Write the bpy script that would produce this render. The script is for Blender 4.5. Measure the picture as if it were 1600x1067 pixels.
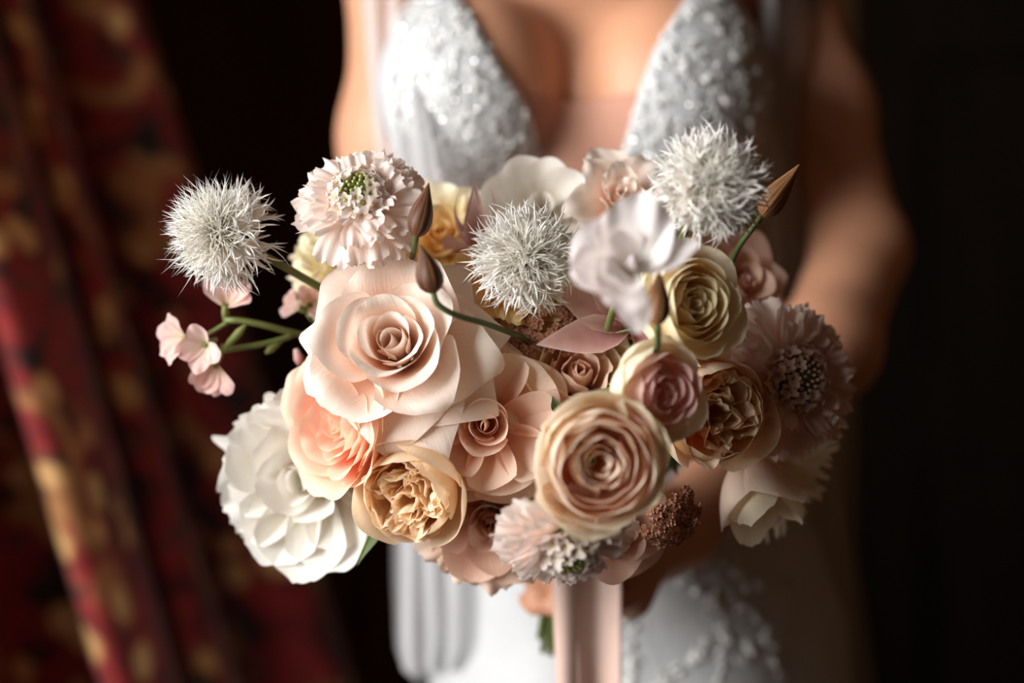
import bpy, math, random
import numpy as np
from mathutils import Vector, Matrix, Quaternion

random.seed(7)
RNG = np.random.default_rng(11)
SC = bpy.context.scene
COL = SC.collection
for o in list(bpy.data.objects):
    bpy.data.objects.remove(o)

# ------------------------------------------------------------------ camera
CAMY, CAMZ = -0.80, 1.05
cam_d = bpy.data.cameras.new('camera')
cam_d.lens = 50; cam_d.sensor_width = 36
cam_d.clip_start = 0.01
cam_d.dof.use_dof = True
cam_d.dof.focus_distance = 0.785
cam_d.dof.aperture_fstop = 1.8
cam = bpy.data.objects.new('camera', cam_d); COL.objects.link(cam)
cam.location = (0, CAMY, CAMZ); cam.rotation_euler = (math.radians(90), 0, 0)
SC.camera = cam
PXM = 36.0 / 50.0 / 1600.0           # metres per pixel per metre of distance


def at(px, py, D):
    return Vector(((px - 800) * PXM * D, CAMY + D, CAMZ - (py - 533.5) * PXM * D))


# ------------------------------------------------------------------ world, light, exposure
w = bpy.data.worlds.new('warm_ambient_fill'); SC.world = w; w.use_nodes = True
w.node_tree.nodes['Background'].inputs[0].default_value = (1.0, 0.72, 0.5, 1)
w.node_tree.nodes['Background'].inputs[1].default_value = 0.05  # weak warm ambient fill, added to lift the dark areas
SC.view_settings.view_transform = 'Standard'
SC.view_settings.look = 'None'
SC.view_settings.gamma = 1
SC.view_settings.use_curve_mapping = False
SC.view_settings.exposure = 0.0
SC.cycles.diffuse_bounces = 8
SC.cycles.transparent_max_bounces = 16

wl = bpy.data.lights.new('window_daylight', 'AREA')     # daylight falling through the window in the left wall
wl.shape = 'RECTANGLE'; wl.size = 1.9; wl.size_y = 1.7
wl.energy = 152; wl.color = (1.0, 0.995, 0.985)
wlo = bpy.data.objects.new('window_daylight', wl); COL.objects.link(wlo)
wlo.location = (-2.12, -1.10, 1.50)
wlo.rotation_euler = Vector((2.12, 1.2, -0.42)).to_track_quat('-Z', 'Y').to_euler()


# ------------------------------------------------------------------ helpers
def lin(c):
    return tuple(((x / 255) / 12.92 if x / 255 <= 0.04045 else ((x / 255 + 0.055) / 1.055) ** 2.4) for x in c) + (1,)


def mesh_obj(name, verts, faces, mat=None, parent=None, uvs=None, smooth=True, kind=None):
    me = bpy.data.meshes.new(name)
    me.from_pydata([tuple(map(float, v)) for v in verts], [], [tuple(map(int, f)) for f in faces])
    if uvs is not None:
        uvs = np.asarray(uvs, dtype=np.float32)
        lay = me.uv_layers.new(name='UVMap')
        li = np.empty(len(me.loops), dtype=np.int32)
        me.loops.foreach_get('vertex_index', li)
        lay.data.foreach_set('uv', uvs[li].ravel())
    if smooth:
        me.polygons.foreach_set('use_smooth', [True] * len(me.polygons))
    if mat: me.materials.append(mat)
    o = bpy.data.objects.new(name, me); COL.objects.link(o)
    if parent is not None: o.parent = parent
    if kind: o['kind'] = kind
    return o


def tag(o, label, cat, group=None, kind=None):
    o['label'] = label; o['category'] = cat
    if group: o['group'] = group
    if kind: o['kind'] = kind
    return o


def empty(name, loc=(0, 0, 0), q=None):
    o = bpy.data.objects.new(name, None); COL.objects.link(o)
    o.location = loc; o.empty_display_size = 0.01
    if q is not None:
        o.rotation_mode = 'QUATERNION'; o.rotation_quaternion = q
    return o


def struct(o):
    o['kind'] = 'structure'; return o


class MB:
    """collects geometry for one mesh"""
    def __init__(s): s.v = []; s.f = []; s.uv = []
    def add(s, v, f, uv=None):
        n = len(s.v)
        s.v.extend([tuple(p) for p in v]); s.f.extend([tuple(i + n for i in q) for q in f])
        s.uv.extend([tuple(p) for p in (uv if uv is not None else [(0.5, 0.5)] * len(v))])
    def box(s, x0, x1, y0, y1, z0, z1):
        v = [(x, y, z) for x in (x0, x1) for y in (y0, y1) for z in (z0, z1)]
        s.add(v, [(0, 1, 3, 2), (4, 6, 7, 5), (0, 4, 5, 1), (2, 3, 7, 6), (0, 2, 6, 4), (1, 5, 7, 3)])
    def tube(s, pts, rad, n=8, cap=True):
        pts = [Vector(p) for p in pts]
        if not hasattr(rad, '__len__'): rad = [rad] * len(pts)
        vs = []; fs = []; uv = []
        up = Vector((0.13, 0.37, 0.92))
        for i, p in enumerate(pts):
            t = (pts[min(i + 1, len(pts) - 1)] - pts[max(i - 1, 0)])
            if t.length < 1e-9: t = Vector((0, 0, 1))
            t.normalize()
            a = t.cross(up)
            if a.length < 1e-4: a = t.cross(Vector((1, 0, 0)))
            a.normalize(); b = t.cross(a).normalized(); up = b.cross(t) if False else up
            for k in range(n):
                an = 2 * math.pi * k / n
                vs.append(p + (a * math.cos(an) + b * math.sin(an)) * rad[i]); uv.append((k / n, i / (len(pts) - 1)))
        for i in range(len(pts) - 1):
            for k in range(n):
                fs.append((i * n + k, i * n + (k + 1) % n, (i + 1) * n + (k + 1) % n, (i + 1) * n + k))
        if cap:
            fs.append(tuple(range(n))[::-1]); fs.append(tuple((len(pts) - 1) * n + k for k in range(n)))
        s.add(vs, fs, uv)
    def build(s, name, mat, parent=None, smooth=True, kind=None):
        return mesh_obj(name, s.v, s.f, mat, parent, s.uv, smooth, kind)


def bez(p0, p1, p2, p3, n=12):
    out = []
    for i in range(n + 1):
        t = i / n; a = 1 - t
        out.append(p0 * a ** 3 + p1 * 3 * a * a * t + p2 * 3 * a * t * t + p3 * t ** 3)
    return out


# ------------------------------------------------------------------ materials
def new_mat(name):
    m = bpy.data.materials.new(name); m.use_nodes = True
    nt = m.node_tree; nt.nodes.clear()
    out = nt.nodes.new('ShaderNodeOutputMaterial')
    return m, nt, out


def ramp(nt, stops):
    r = nt.nodes.new('ShaderNodeValToRGB')
    el = r.color_ramp.elements
    while len(el) < len(stops): el.new(0.5)
    for e, (p, c) in zip(el, stops):
        e.position = p; e.color = c
    return r


def plain(name, c, rough=0.6, spec=0.3, metal=0.0, sheen=0.0, noise=0.15, nscale=40, bump=0.0, bscale=200, sss=0.0):
    m, nt, out = new_mat(name)
    b = nt.nodes.new('ShaderNodeBsdfPrincipled')
    b.inputs['Roughness'].default_value = rough; b.inputs['Specular IOR Level'].default_value = spec
    b.inputs['Metallic'].default_value = metal; b.inputs['Sheen Weight'].default_value = sheen
    tc = nt.nodes.new('ShaderNodeTexCoord')
    n = nt.nodes.new('ShaderNodeTexNoise'); n.inputs['Scale'].default_value = nscale; n.inputs['Detail'].default_value = 3
    nt.links.new(tc.outputs['Object'], n.inputs['Vector'])
    c4 = lin(c); k0 = 1 - noise; k1 = 1 + noise
    r = ramp(nt, [(0.3, tuple(x * k0 for x in c4[:3]) + (1,)), (0.7, tuple(min(1, x * k1) for x in c4[:3]) + (1,))])
    nt.links.new(n.outputs['Fac'], r.inputs['Fac']); nt.links.new(r.outputs['Color'], b.inputs['Base Color'])
    if sss:
        b.inputs['Subsurface Weight'].default_value = sss
        b.inputs['Subsurface Radius'].default_value = (1.0, 0.35, 0.2); b.inputs['Subsurface Scale'].default_value = 0.008
    if bump:
        n2 = nt.nodes.new('ShaderNodeTexNoise'); n2.inputs['Scale'].default_value = bscale
        nt.links.new(tc.outputs['Object'], n2.inputs['Vector'])
        bp = nt.nodes.new('ShaderNodeBump'); bp.inputs['Strength'].default_value = bump; bp.inputs['Distance'].default_value = 0.002
        nt.links.new(n2.outputs['Fac'], bp.inputs['Height']); nt.links.new(bp.outputs['Normal'], b.inputs['Normal'])
    nt.links.new(b.outputs['BSDF'], out.inputs['Surface'])
    return m


def petal_mat(name, base, mid, edge, trans=0.35, p_mid=0.45, mott=0.10, rough=0.6, rim=None, blush=None):
    """colour runs along the petal (UV v): claw, blade, rim; fine veins; light passes through the thin tissue"""
    m, nt, out = new_mat(name)
    uvn = nt.nodes.new('ShaderNodeUVMap'); uvn.uv_map = 'UVMap'
    sep = nt.nodes.new('ShaderNodeSeparateXYZ'); nt.links.new(uvn.outputs['UV'], sep.inputs[0])
    stops = [(0.0, lin(base)), (p_mid, lin(mid)), (0.9, lin(edge))]
    if rim: stops.append((0.99, lin(rim)))
    r = ramp(nt, stops); nt.links.new(sep.outputs['Y'], r.inputs['Fac'])
    tc = nt.nodes.new('ShaderNodeTexCoord')
    n = nt.nodes.new('ShaderNodeTexNoise'); n.inputs['Scale'].default_value = 55; n.inputs['Detail'].default_value = 4
    nt.links.new(tc.outputs['Object'], n.inputs['Vector'])
    mr = nt.nodes.new('ShaderNodeMapRange'); mr.inputs['From Min'].default_value = 0.3; mr.inputs['From Max'].default_value = 0.75
    mr.inputs['To Min'].default_value = 0; mr.inputs['To Max'].default_value = 1
    nt.links.new(n.outputs['Fac'], mr.inputs['Value'])
    mx = nt.nodes.new('ShaderNodeMix'); mx.data_type = 'RGBA'; mx.blend_type = 'MULTIPLY'
    nt.links.new(r.outputs['Color'], mx.inputs[6])
    bl = blush if blush else (235, 215, 200)
    mx.inputs[7].default_value = lin(bl)
    mm = nt.nodes.new('ShaderNodeMath'); mm.operation = 'MULTIPLY'; mm.inputs[1].default_value = (mott * 3 if blush is None else 0.7)
    nt.links.new(mr.outputs['Result'], mm.inputs[0]); nt.links.new(mm.outputs[0], mx.inputs[0])
    mp = nt.nodes.new('ShaderNodeMapping'); mp.inputs['Scale'].default_value = (26, 3.0, 1)
    nt.links.new(uvn.outputs['UV'], mp.inputs['Vector'])
    n2 = nt.nodes.new('ShaderNodeTexNoise'); n2.inputs['Scale'].default_value = 1.6; n2.inputs['Detail'].default_value = 5
    nt.links.new(mp.outputs['Vector'], n2.inputs['Vector'])
    bp = nt.nodes.new('ShaderNodeBump'); bp.inputs['Strength'].default_value = 0.35; bp.inputs['Distance'].default_value = 0.0007
    nt.links.new(n2.outputs['Fac'], bp.inputs['Height'])
    b = nt.nodes.new('ShaderNodeBsdfPrincipled')
    b.inputs['Roughness'].default_value = rough; b.inputs['Specular IOR Level'].default_value = 0.25
    b.inputs['Sheen Weight'].default_value = 0.12
    t = nt.nodes.new('ShaderNodeBsdfTranslucent')
    mix = nt.nodes.new('ShaderNodeMixShader'); mix.inputs[0].default_value = trans
    nt.links.new(mx.outputs[2], b.inputs['Base Color']); nt.links.new(mx.outputs[2], t.inputs['Color'])
    nt.links.new(bp.outputs['Normal'], b.inputs['Normal']); nt.links.new(bp.outputs['Normal'], t.inputs['Normal'])
    nt.links.new(b.outputs['BSDF'], mix.inputs[1]); nt.links.new(t.outputs['BSDF'], mix.inputs[2])
    nt.links.new(mix.outputs[0], out.inputs['Surface'])
    return m


def sheer_mat(name, c, opacity, wrinkle=True):
    m, nt, out = new_mat(name)
    d = nt.nodes.new('ShaderNodeBsdfDiffuse'); d.inputs['Color'].default_value = lin(c)
    t = nt.nodes.new('ShaderNodeBsdfTranslucent'); t.inputs['Color'].default_value = lin(c)
    a = nt.nodes.new('ShaderNodeMixShader'); a.inputs[0].default_value = 0.4
    nt.links.new(d.outputs[0], a.inputs[1]); nt.links.new(t.outputs[0], a.inputs[2])
    tr = nt.nodes.new('ShaderNodeBsdfTransparent')
    mx = nt.nodes.new('ShaderNodeMixShader')
    tc = nt.nodes.new('ShaderNodeTexCoord'); n = nt.nodes.new('ShaderNodeTexNoise'); n.inputs['Scale'].default_value = 900
    nt.links.new(tc.outputs['Object'], n.inputs['Vector'])
    mr = nt.nodes.new('ShaderNodeMapRange'); mr.inputs['To Min'].default_value = opacity - 0.12; mr.inputs['To Max'].default_value = opacity + 0.12
    nt.links.new(n.outputs['Fac'], mr.inputs['Value']); nt.links.new(mr.outputs['Result'], mx.inputs[0])
    nt.links.new(tr.outputs[0], mx.inputs[1]); nt.links.new(a.outputs[0], mx.inputs[2])
    nt.links.new(mx.outputs[0], out.inputs['Surface'])
    return m


M = {}
M['skin'] = plain('skin', (206, 150, 118), 0.5, 0.35, noise=0.05, nscale=18, bump=0.05, bscale=400, sss=0.25)
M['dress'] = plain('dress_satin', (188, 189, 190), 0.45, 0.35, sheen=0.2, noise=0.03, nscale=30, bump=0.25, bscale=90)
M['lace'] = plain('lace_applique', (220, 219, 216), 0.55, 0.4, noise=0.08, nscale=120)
M['sequin'] = plain('sequin', (250, 250, 250), 0.10, 0.9, metal=0.9, noise=0.02)
M['mesh_panel'] = plain('nude_mesh_panel', (186, 138, 118), 0.75, 0.15, noise=0.03)
M['veil'] = sheer_mat('veil_tulle', (208, 207, 208), 0.7)
M['hair'] = plain('hair', (60, 36, 22), 0.45, 0.4, noise=0.3, nscale=90)
M['stem'] = plain('stem_green', (112, 122, 66), 0.5, 0.35, noise=0.2, nscale=60)
M['stem_dark'] = plain('stem_dark_green', (70, 82, 40), 0.5, 0.35, noise=0.25, nscale=60)
M['sepal'] = petal_mat('sepal_green', (150, 165, 90), (130, 145, 80), (150, 150, 90), trans=0.25)
M['leaf'] = petal_mat('leaf_green', (80, 105, 50), (62, 88, 40), (90, 105, 55), trans=0.2, rough=0.45)
M['ribbon'] = plain('silk_ribbon', (214, 182, 168), 0.42, 0.4, sheen=0.3, noise=0.04, nscale=60)
def bud_mat(name, dark, mid, pale):
    m, nt, out = new_mat(name)
    uvn = nt.nodes.new('ShaderNodeUVMap'); uvn.uv_map = 'UVMap'
    mp = nt.nodes.new('ShaderNodeMapping'); mp.inputs['Scale'].default_value = (9, 0.9, 1)
    nt.links.new(uvn.outputs[0], mp.inputs['Vector'])
    n = nt.nodes.new('ShaderNodeTexNoise'); n.inputs['Scale'].default_value = 1.0; n.inputs['Detail'].default_value = 4
    nt.links.new(mp.outputs[0], n.inputs['Vector'])
    r = ramp(nt, [(0.36, lin(dark)), (0.52, lin(mid)), (0.68, lin(pale))]); nt.links.new(n.outputs['Fac'], r.inputs['Fac'])
    b = nt.nodes.new('ShaderNodeBsdfPrincipled'); b.inputs['Roughness'].default_value = 0.5; b.inputs['Specular IOR Level'].default_value = 0.3
    bp = nt.nodes.new('ShaderNodeBump'); bp.inputs['Strength'].default_value = 0.5; bp.inputs['Distance'].default_value = 0.001
    nt.links.new(n.outputs['Fac'], bp.inputs['Height']); nt.links.new(bp.outputs[0], b.inputs['Normal'])
    nt.links.new(r.outputs[0], b.inputs['Base Color']); nt.links.new(b.outputs[0], out.inputs['Surface'])
    return m


M['bud'] = bud_mat('brown_bud', (52, 30, 22), (104, 66, 44), (150, 104, 70))
M['bud_pale'] = bud_mat('tan_bud', (92, 58, 36), (150, 104, 66), (196, 146, 102))
M['p_ivory'] = petal_mat('petal_ivory_blush', (250, 212, 186), (250, 228, 212), (253, 241, 230), 0.34)
M['p_peach'] = petal_mat('petal_peach', (255, 160, 112), (255, 190, 154), (255, 222, 200), 0.42, rim=(252, 236, 212))
M['p_apricot'] = petal_mat('petal_apricot', (255, 202, 138), (255, 221, 172), (255, 236, 206), 0.42)
M['p_blush'] = petal_mat('petal_dusty_blush', (242, 182, 150), (246, 206, 182), (251, 226, 206), 0.36)
M['p_mauve'] = petal_mat('petal_dusty_mauve', (222, 160, 130), (228, 184, 160), (238, 202, 180), 0.34)
M['p_tan'] = petal_mat('petal_tan_peach', (232, 178, 112), (246, 218, 168), (251, 236, 200), 0.38, rim=(246, 238, 206))
M['p_cream_green'] = petal_mat('petal_cream_green', (222, 222, 166), (246, 240, 212), (253, 244, 224), 0.38, rim=(243, 240, 204))
M['p_spray'] = petal_mat('petal_spray_peach', (248, 182, 146), (253, 218, 194), (255, 240, 226), 0.42, rim=(252, 243, 226))
M['p_spray_green'] = petal_mat('petal_spray_outer', (232, 228, 180), (252, 238, 214), (254, 244, 226), 0.4, rim=(246, 241, 204))
M['p_pinkcream'] = petal_mat('petal_pink_cream', (254, 240, 220), (253, 230, 218), (250, 218, 212), 0.4, blush=(254, 230, 228))
M['p_white'] = petal_mat('petal_white', (232, 226, 200), (240, 237, 227), (243, 241, 235), 0.36)
M['p_whitepink'] = petal_mat('petal_white_lilac', (255, 252, 244), (255, 252, 249), (252, 245, 245), 0.24)
M['p_scab'] = petal_mat('petal_scabiosa', (240, 234, 200), (252, 236, 226), (254, 243, 237), 0.4)
M['p_scab_pink'] = petal_mat('petal_scabiosa_pink', (232, 220, 186), (246, 220, 208), (250, 230, 220), 0.38)
M['p_yellow'] = petal_mat('petal_pale_yellow', (250, 226, 130), (252, 240, 186), (254, 248, 222), 0.4)
M['p_gold'] = petal_mat('petal_golden', (246, 186, 94), (250, 212, 136), (252, 226, 168), 0.4)
M['p_pink'] = petal_mat('petal_pink', (244, 232, 204), (250, 224, 214), (246, 208, 202), 0.4)
M['p_magnolia'] = petal_mat('petal_dusky_pink', (196, 138, 136), (218, 170, 162), (236, 204, 194), 0.28, blush=(206, 150, 150), rim=(248, 232, 222))
M['p_tulip'] = petal_mat('petal_tulip_blush', (240, 206, 176), (244, 218, 200), (246, 226, 210), 0.34)
M['p_tulip_cream'] = petal_mat('petal_tulip_cream', (232, 214, 160), (244, 230, 190), (246, 236, 206), 0.34)
M['fil'] = petal_mat('filament_white', (252, 240, 214), (255, 251, 244), (255, 253, 249), 0.32, mott=0.01, rough=0.9)
M['fil_tip'] = petal_mat('filament_cream', (250, 230, 188), (255, 250, 239), (255, 253, 248), 0.32, mott=0.01, rough=0.9)
M['green_bud'] = plain('green_floret_bud', (168, 172, 104), 0.5, 0.3, noise=0.2, nscale=200)
M['calyx_dark'] = plain('calyx_dark', (58, 50, 34), 0.6, 0.3, noise=0.3, nscale=200)
M['lacef'] = petal_mat('lace_floret', (120, 70, 50), (172, 118, 92), (196, 146, 118), 0.2)
M['lacef_dark'] = plain('lace_stalk', (92, 70, 44), 0.7, 0.2)
M['wood'] = None

# ------------------------------------------------------------------ surface nets for the figure


def surface_nets(f, lo, hi, h):
    lo = np.array(lo, float); hi = np.array(hi, float)
    n = np.ceil((hi - lo) / h).astype(int) + 1
    xs = [lo[i] + h * np.arange(n[i]) for i in range(3)]
    V = f(xs[0][:, None, None].astype(np.float32), xs[1][None, :, None].astype(np.float32), xs[2][None, None, :].astype(np.float32))
    V = np.broadcast_to(V, tuple(n)).copy()
    neg = V < 0
    c = np.zeros(tuple(n - 1), int)
    for dx in (0, 1):
        for dy in (0, 1):
            for dz in (0, 1):
                c += neg[dx:n[0] - 1 + dx, dy:n[1] - 1 + dy, dz:n[2] - 1 + dz]
    act = (c > 0) & (c < 8)
    idx = -np.ones(act.shape, int)
    cells = np.argwhere(act)
    idx[act] = np.arange(len(cells))
    acc = np.zeros((len(cells), 3)); cnt = np.zeros(len(cells))
    corners = [(a, b, d) for a in (0, 1) for b in (0, 1) for d in (0, 1)]
    for a in corners:
        for ax in range(3):
            if a[ax] == 0:
                b = list(a); b[ax] = 1
                va = V[cells[:, 0] + a[0], cells[:, 1] + a[1], cells[:, 2] + a[2]]
                vb = V[cells[:, 0] + b[0], cells[:, 1] + b[1], cells[:, 2] + b[2]]
                m = (va < 0) != (vb < 0)
                t = np.where(m, va / np.where(va == vb, 1, va - vb), 0)
                p = np.tile(np.array(a, float), (len(cells), 1)); p[:, ax] += t
                acc[m] += p[m]; cnt[m] += 1
    verts = lo + h * (cells + acc / cnt[:, None])
    faces = []
    for ax in range(3):
        o1, o2 = [(1, 2), (2, 0), (0, 1)][ax]
        sl0 = [slice(None)] * 3; sl1 = [slice(None)] * 3
        sl0[ax] = slice(0, n[ax] - 1); sl1[ax] = slice(1, n[ax])
        a = neg[tuple(sl0)]; b = neg[tuple(sl1)]
        e = np.argwhere(a != b)
        e = e[(e[:, o1] > 0) & (e[:, o2] > 0) & (e[:, o1] < n[o1] - 1) & (e[:, o2] < n[o2] - 1)]
        if len(e) == 0: continue
        q = []
        for (d1, d2) in ((1, 1), (0, 1), (0, 0), (1, 0)):
            cc = e.copy(); cc[:, o1] -= d1; cc[:, o2] -= d2
            q.append(idx[cc[:, 0], cc[:, 1], cc[:, 2]])
        q = np.stack(q, 1)
        fl = a[e[:, 0], e[:, 1], e[:, 2]]
        q[~fl] = q[~fl][:, ::-1]
        faces.append(q)
    faces = np.concatenate(faces)
    faces = faces[(faces >= 0).all(1)]
    # two rounds of gentle smoothing
    for _ in range(2):
        s = np.zeros_like(verts); k = np.zeros(len(verts))
        for i in range(4):
            j = (i + 1) % 4
            np.add.at(s, faces[:, i], verts[faces[:, j]]); np.add.at(k, faces[:, i], 1)
            np.add.at(s, faces[:, j], verts[faces[:, i]]); np.add.at(k, faces[:, j], 1)
        verts = 0.5 * verts + 0.5 * s / np.maximum(k, 1)[:, None]
    return verts, faces


def s_ell(c, r):
    c = [float(x) for x in c]
    def f(x, y, z):
        dx, dy, dz = (x - c[0]) / r[0], (y - c[1]) / r[1], (z - c[2]) / r[2]
        k0 = np.sqrt(dx * dx + dy * dy + dz * dz)
        dx, dy, dz = dx / r[0], dy / r[1], dz / r[2]
        k1 = np.sqrt(dx * dx + dy * dy + dz * dz) + 1e-6
        return k0 * (k0 - 1) / k1
    return f


def s_cap(a, b, ra, rb):
    a = np.array(a, float); b = np.array(b, float); ab = b - a; L2 = float(ab @ ab)
    def f(x, y, z):
        t = ((x - a[0]) * ab[0] + (y - a[1]) * ab[1] + (z - a[2]) * ab[2]) / L2
        t = np.clip(t, 0, 1)
        return np.sqrt((x - a[0] - t * ab[0]) ** 2 + (y - a[1] - t * ab[1]) ** 2 + (z - a[2] - t * ab[2]) ** 2) - (ra + (rb - ra) * t)
    return f


def smin(a, b, k):
    h = np.maximum(k - np.abs(a - b), 0) / k
    return np.minimum(a, b) - h * h * k * 0.25


# ------------------------------------------------------------------ the setting
def wood_mat(name, c0, c1, rough=0.55):
    m, nt, out = new_mat(name)
    b = nt.nodes.new('ShaderNodeBsdfPrincipled'); b.inputs['Roughness'].default_value = rough; b.inputs['Specular IOR Level'].default_value = 0.08
    tc = nt.nodes.new('ShaderNodeTexCoord'); mp = nt.nodes.new('ShaderNodeMapping'); mp.inputs['Scale'].default_value = (14, 14, 1.2)
    nt.links.new(tc.outputs['Object'], mp.inputs['Vector'])
    n = nt.nodes.new('ShaderNodeTexNoise'); n.inputs['Scale'].default_value = 2; n.inputs['Detail'].default_value = 6
    nt.links.new(mp.outputs['Vector'], n.inputs['Vector'])
    r = ramp(nt, [(0.3, lin(c0)), (0.7, lin(c1))]); nt.links.new(n.outputs['Fac'], r.inputs['Fac'])
    nt.links.new(r.outputs['Color'], b.inputs['Base Color']); nt.links.new(b.outputs['BSDF'], out.inputs['Surface'])
    return m


M['wood'] = wood_mat('dark_stained_wood', (84, 56, 30), (124, 86, 50))
M['door_wood'] = wood_mat('dark_door_wood', (18, 12, 8), (30, 20, 12), 0.7)
M['floor'] = wood_mat('floor_wood', (44, 29, 18), (66, 45, 28))
M['plaster'] = plain('dark_papered_wall', (104, 76, 52), 0.9, 0.1, noise=0.06, nscale=6)
M['white_paint'] = plain('white_paint', (232, 230, 224), 0.5, 0.3, noise=0.02)

XW, YB, XR, YF, ZC = -1.0, 1.9, 2.4, -2.6, 2.6
b = MB(); b.box(XW - 0.2, XR, YF, YB + 0.1, -0.1, 0.0); struct(b.build('floor', M['floor'], smooth=False))
b = MB(); b.box(XW - 0.2, XR, YF, YB + 0.1, ZC, ZC + 0.1); struct(b.build('ceiling', M['plaster'], smooth=False))
b = MB(); b.box(XW - 0.2, XR + 0.1, YB, YB + 0.1, 0, ZC); wb = struct(b.build('wall_back', M['wood'], smooth=False))
for k in range(9):                                         # upright boards of the panelled back wall
    x0 = XW + 0.02 + k * 0.172
    b = MB(); b.box(x0, x0 + 0.166, YB - 0.016 - 0.004 * (k % 2), YB + 0.002, 0.12, ZC - 0.02)
    b.build('plank', M['wood'], wb, smooth=False)
b = MB(); b.box(XR, XR + 0.1, YF, YB + 0.1, 0, ZC); struct(b.build('wall_right', M['plaster'], smooth=False))
b = MB(); b.box(XW - 0.2, XR + 0.1, YF - 0.1, YF, 0, ZC); struct(b.build('wall_front', M['plaster'], smooth=False))
# left wall with a window opening y -1.05..0.30, z 0.80..2.35
WY0, WY1, WZ0, WZ1 = -1.60, 0.10, 0.70, 2.35
b = MB()
b.box(XW - 0.14, XW, YF, WY0, 0, ZC); b.box(XW - 0.14, XW, WY1, YB + 0.1, 0, ZC)
b.box(XW - 0.14, XW, WY0, WY1, 0, WZ0); b.box(XW - 0.14, XW, WY0, WY1, WZ1, ZC)
struct(b.build('wall_left', M['plaster'], smooth=False))
wn = struct(empty('window_1', (0, 0, 0)))
b = MB()
b.box(XW - 0.12, XW + 0.02, WY0 - 0.05, WY0 + 0.04, WZ0, WZ1); b.box(XW - 0.12, XW + 0.02, WY1 - 0.04, WY1 + 0.05, WZ0, WZ1)
b.box(XW - 0.12, XW + 0.02, WY0 - 0.05, WY1 + 0.05, WZ1 - 0.04, WZ1 + 0.05)
b.box(XW - 0.12, XW + 0.02, WY0 - 0.05, WY1 + 0.05, WZ0 - 0.03, WZ0 + 0.04)
b.build('window_frame', M['white_paint'], wn, smooth=False)
b = MB(); b.box(XW - 0.02, -0.75, WY0 - 0.1, WY1 + 0.1, WZ0 - 0.06, WZ0 - 0.025); b.build('window_sill', M['white_paint'], wn, smooth=False)
# panelled door in the back wall on the right
dr = struct(empty('door_1', (0.95, YB, 0)))
def dpart(name, x0, x1, y0, y1, z0, z1):
    b = MB(); b.box(x0 - 0.95, x1 - 0.95, y0 - YB, y1 - YB, z0, z1); return b.build(name, M['door_wood'], dr, smooth=False)
dpart('door_leaf', 0.66, 1.42, YB - 0.026, YB - 0.002, 0.02, 2.08)
dpart('stile', 0.64, 0.765, YB - 0.05, YB - 0.004, 0.0, 2.1); dpart('stile', 1.32, 1.44, YB - 0.05, YB - 0.004, 0.0, 2.1)
dpart('rail', 0.765, 1.32, YB - 0.05, YB - 0.004, 1.58, 2.1); dpart('rail', 0.765, 1.32, YB - 0.05, YB - 0.004, 0.84, 1.02)
dpart('rail', 0.765, 1.32, YB - 0.05, YB - 0.004, 0.0, 0.2)
dpart('panel', 0.80, 1.285, YB - 0.03, YB - 0.004, 1.055, 1.545); dpart('panel', 0.80, 1.285, YB - 0.03, YB - 0.004, 0.235, 0.805)

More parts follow.
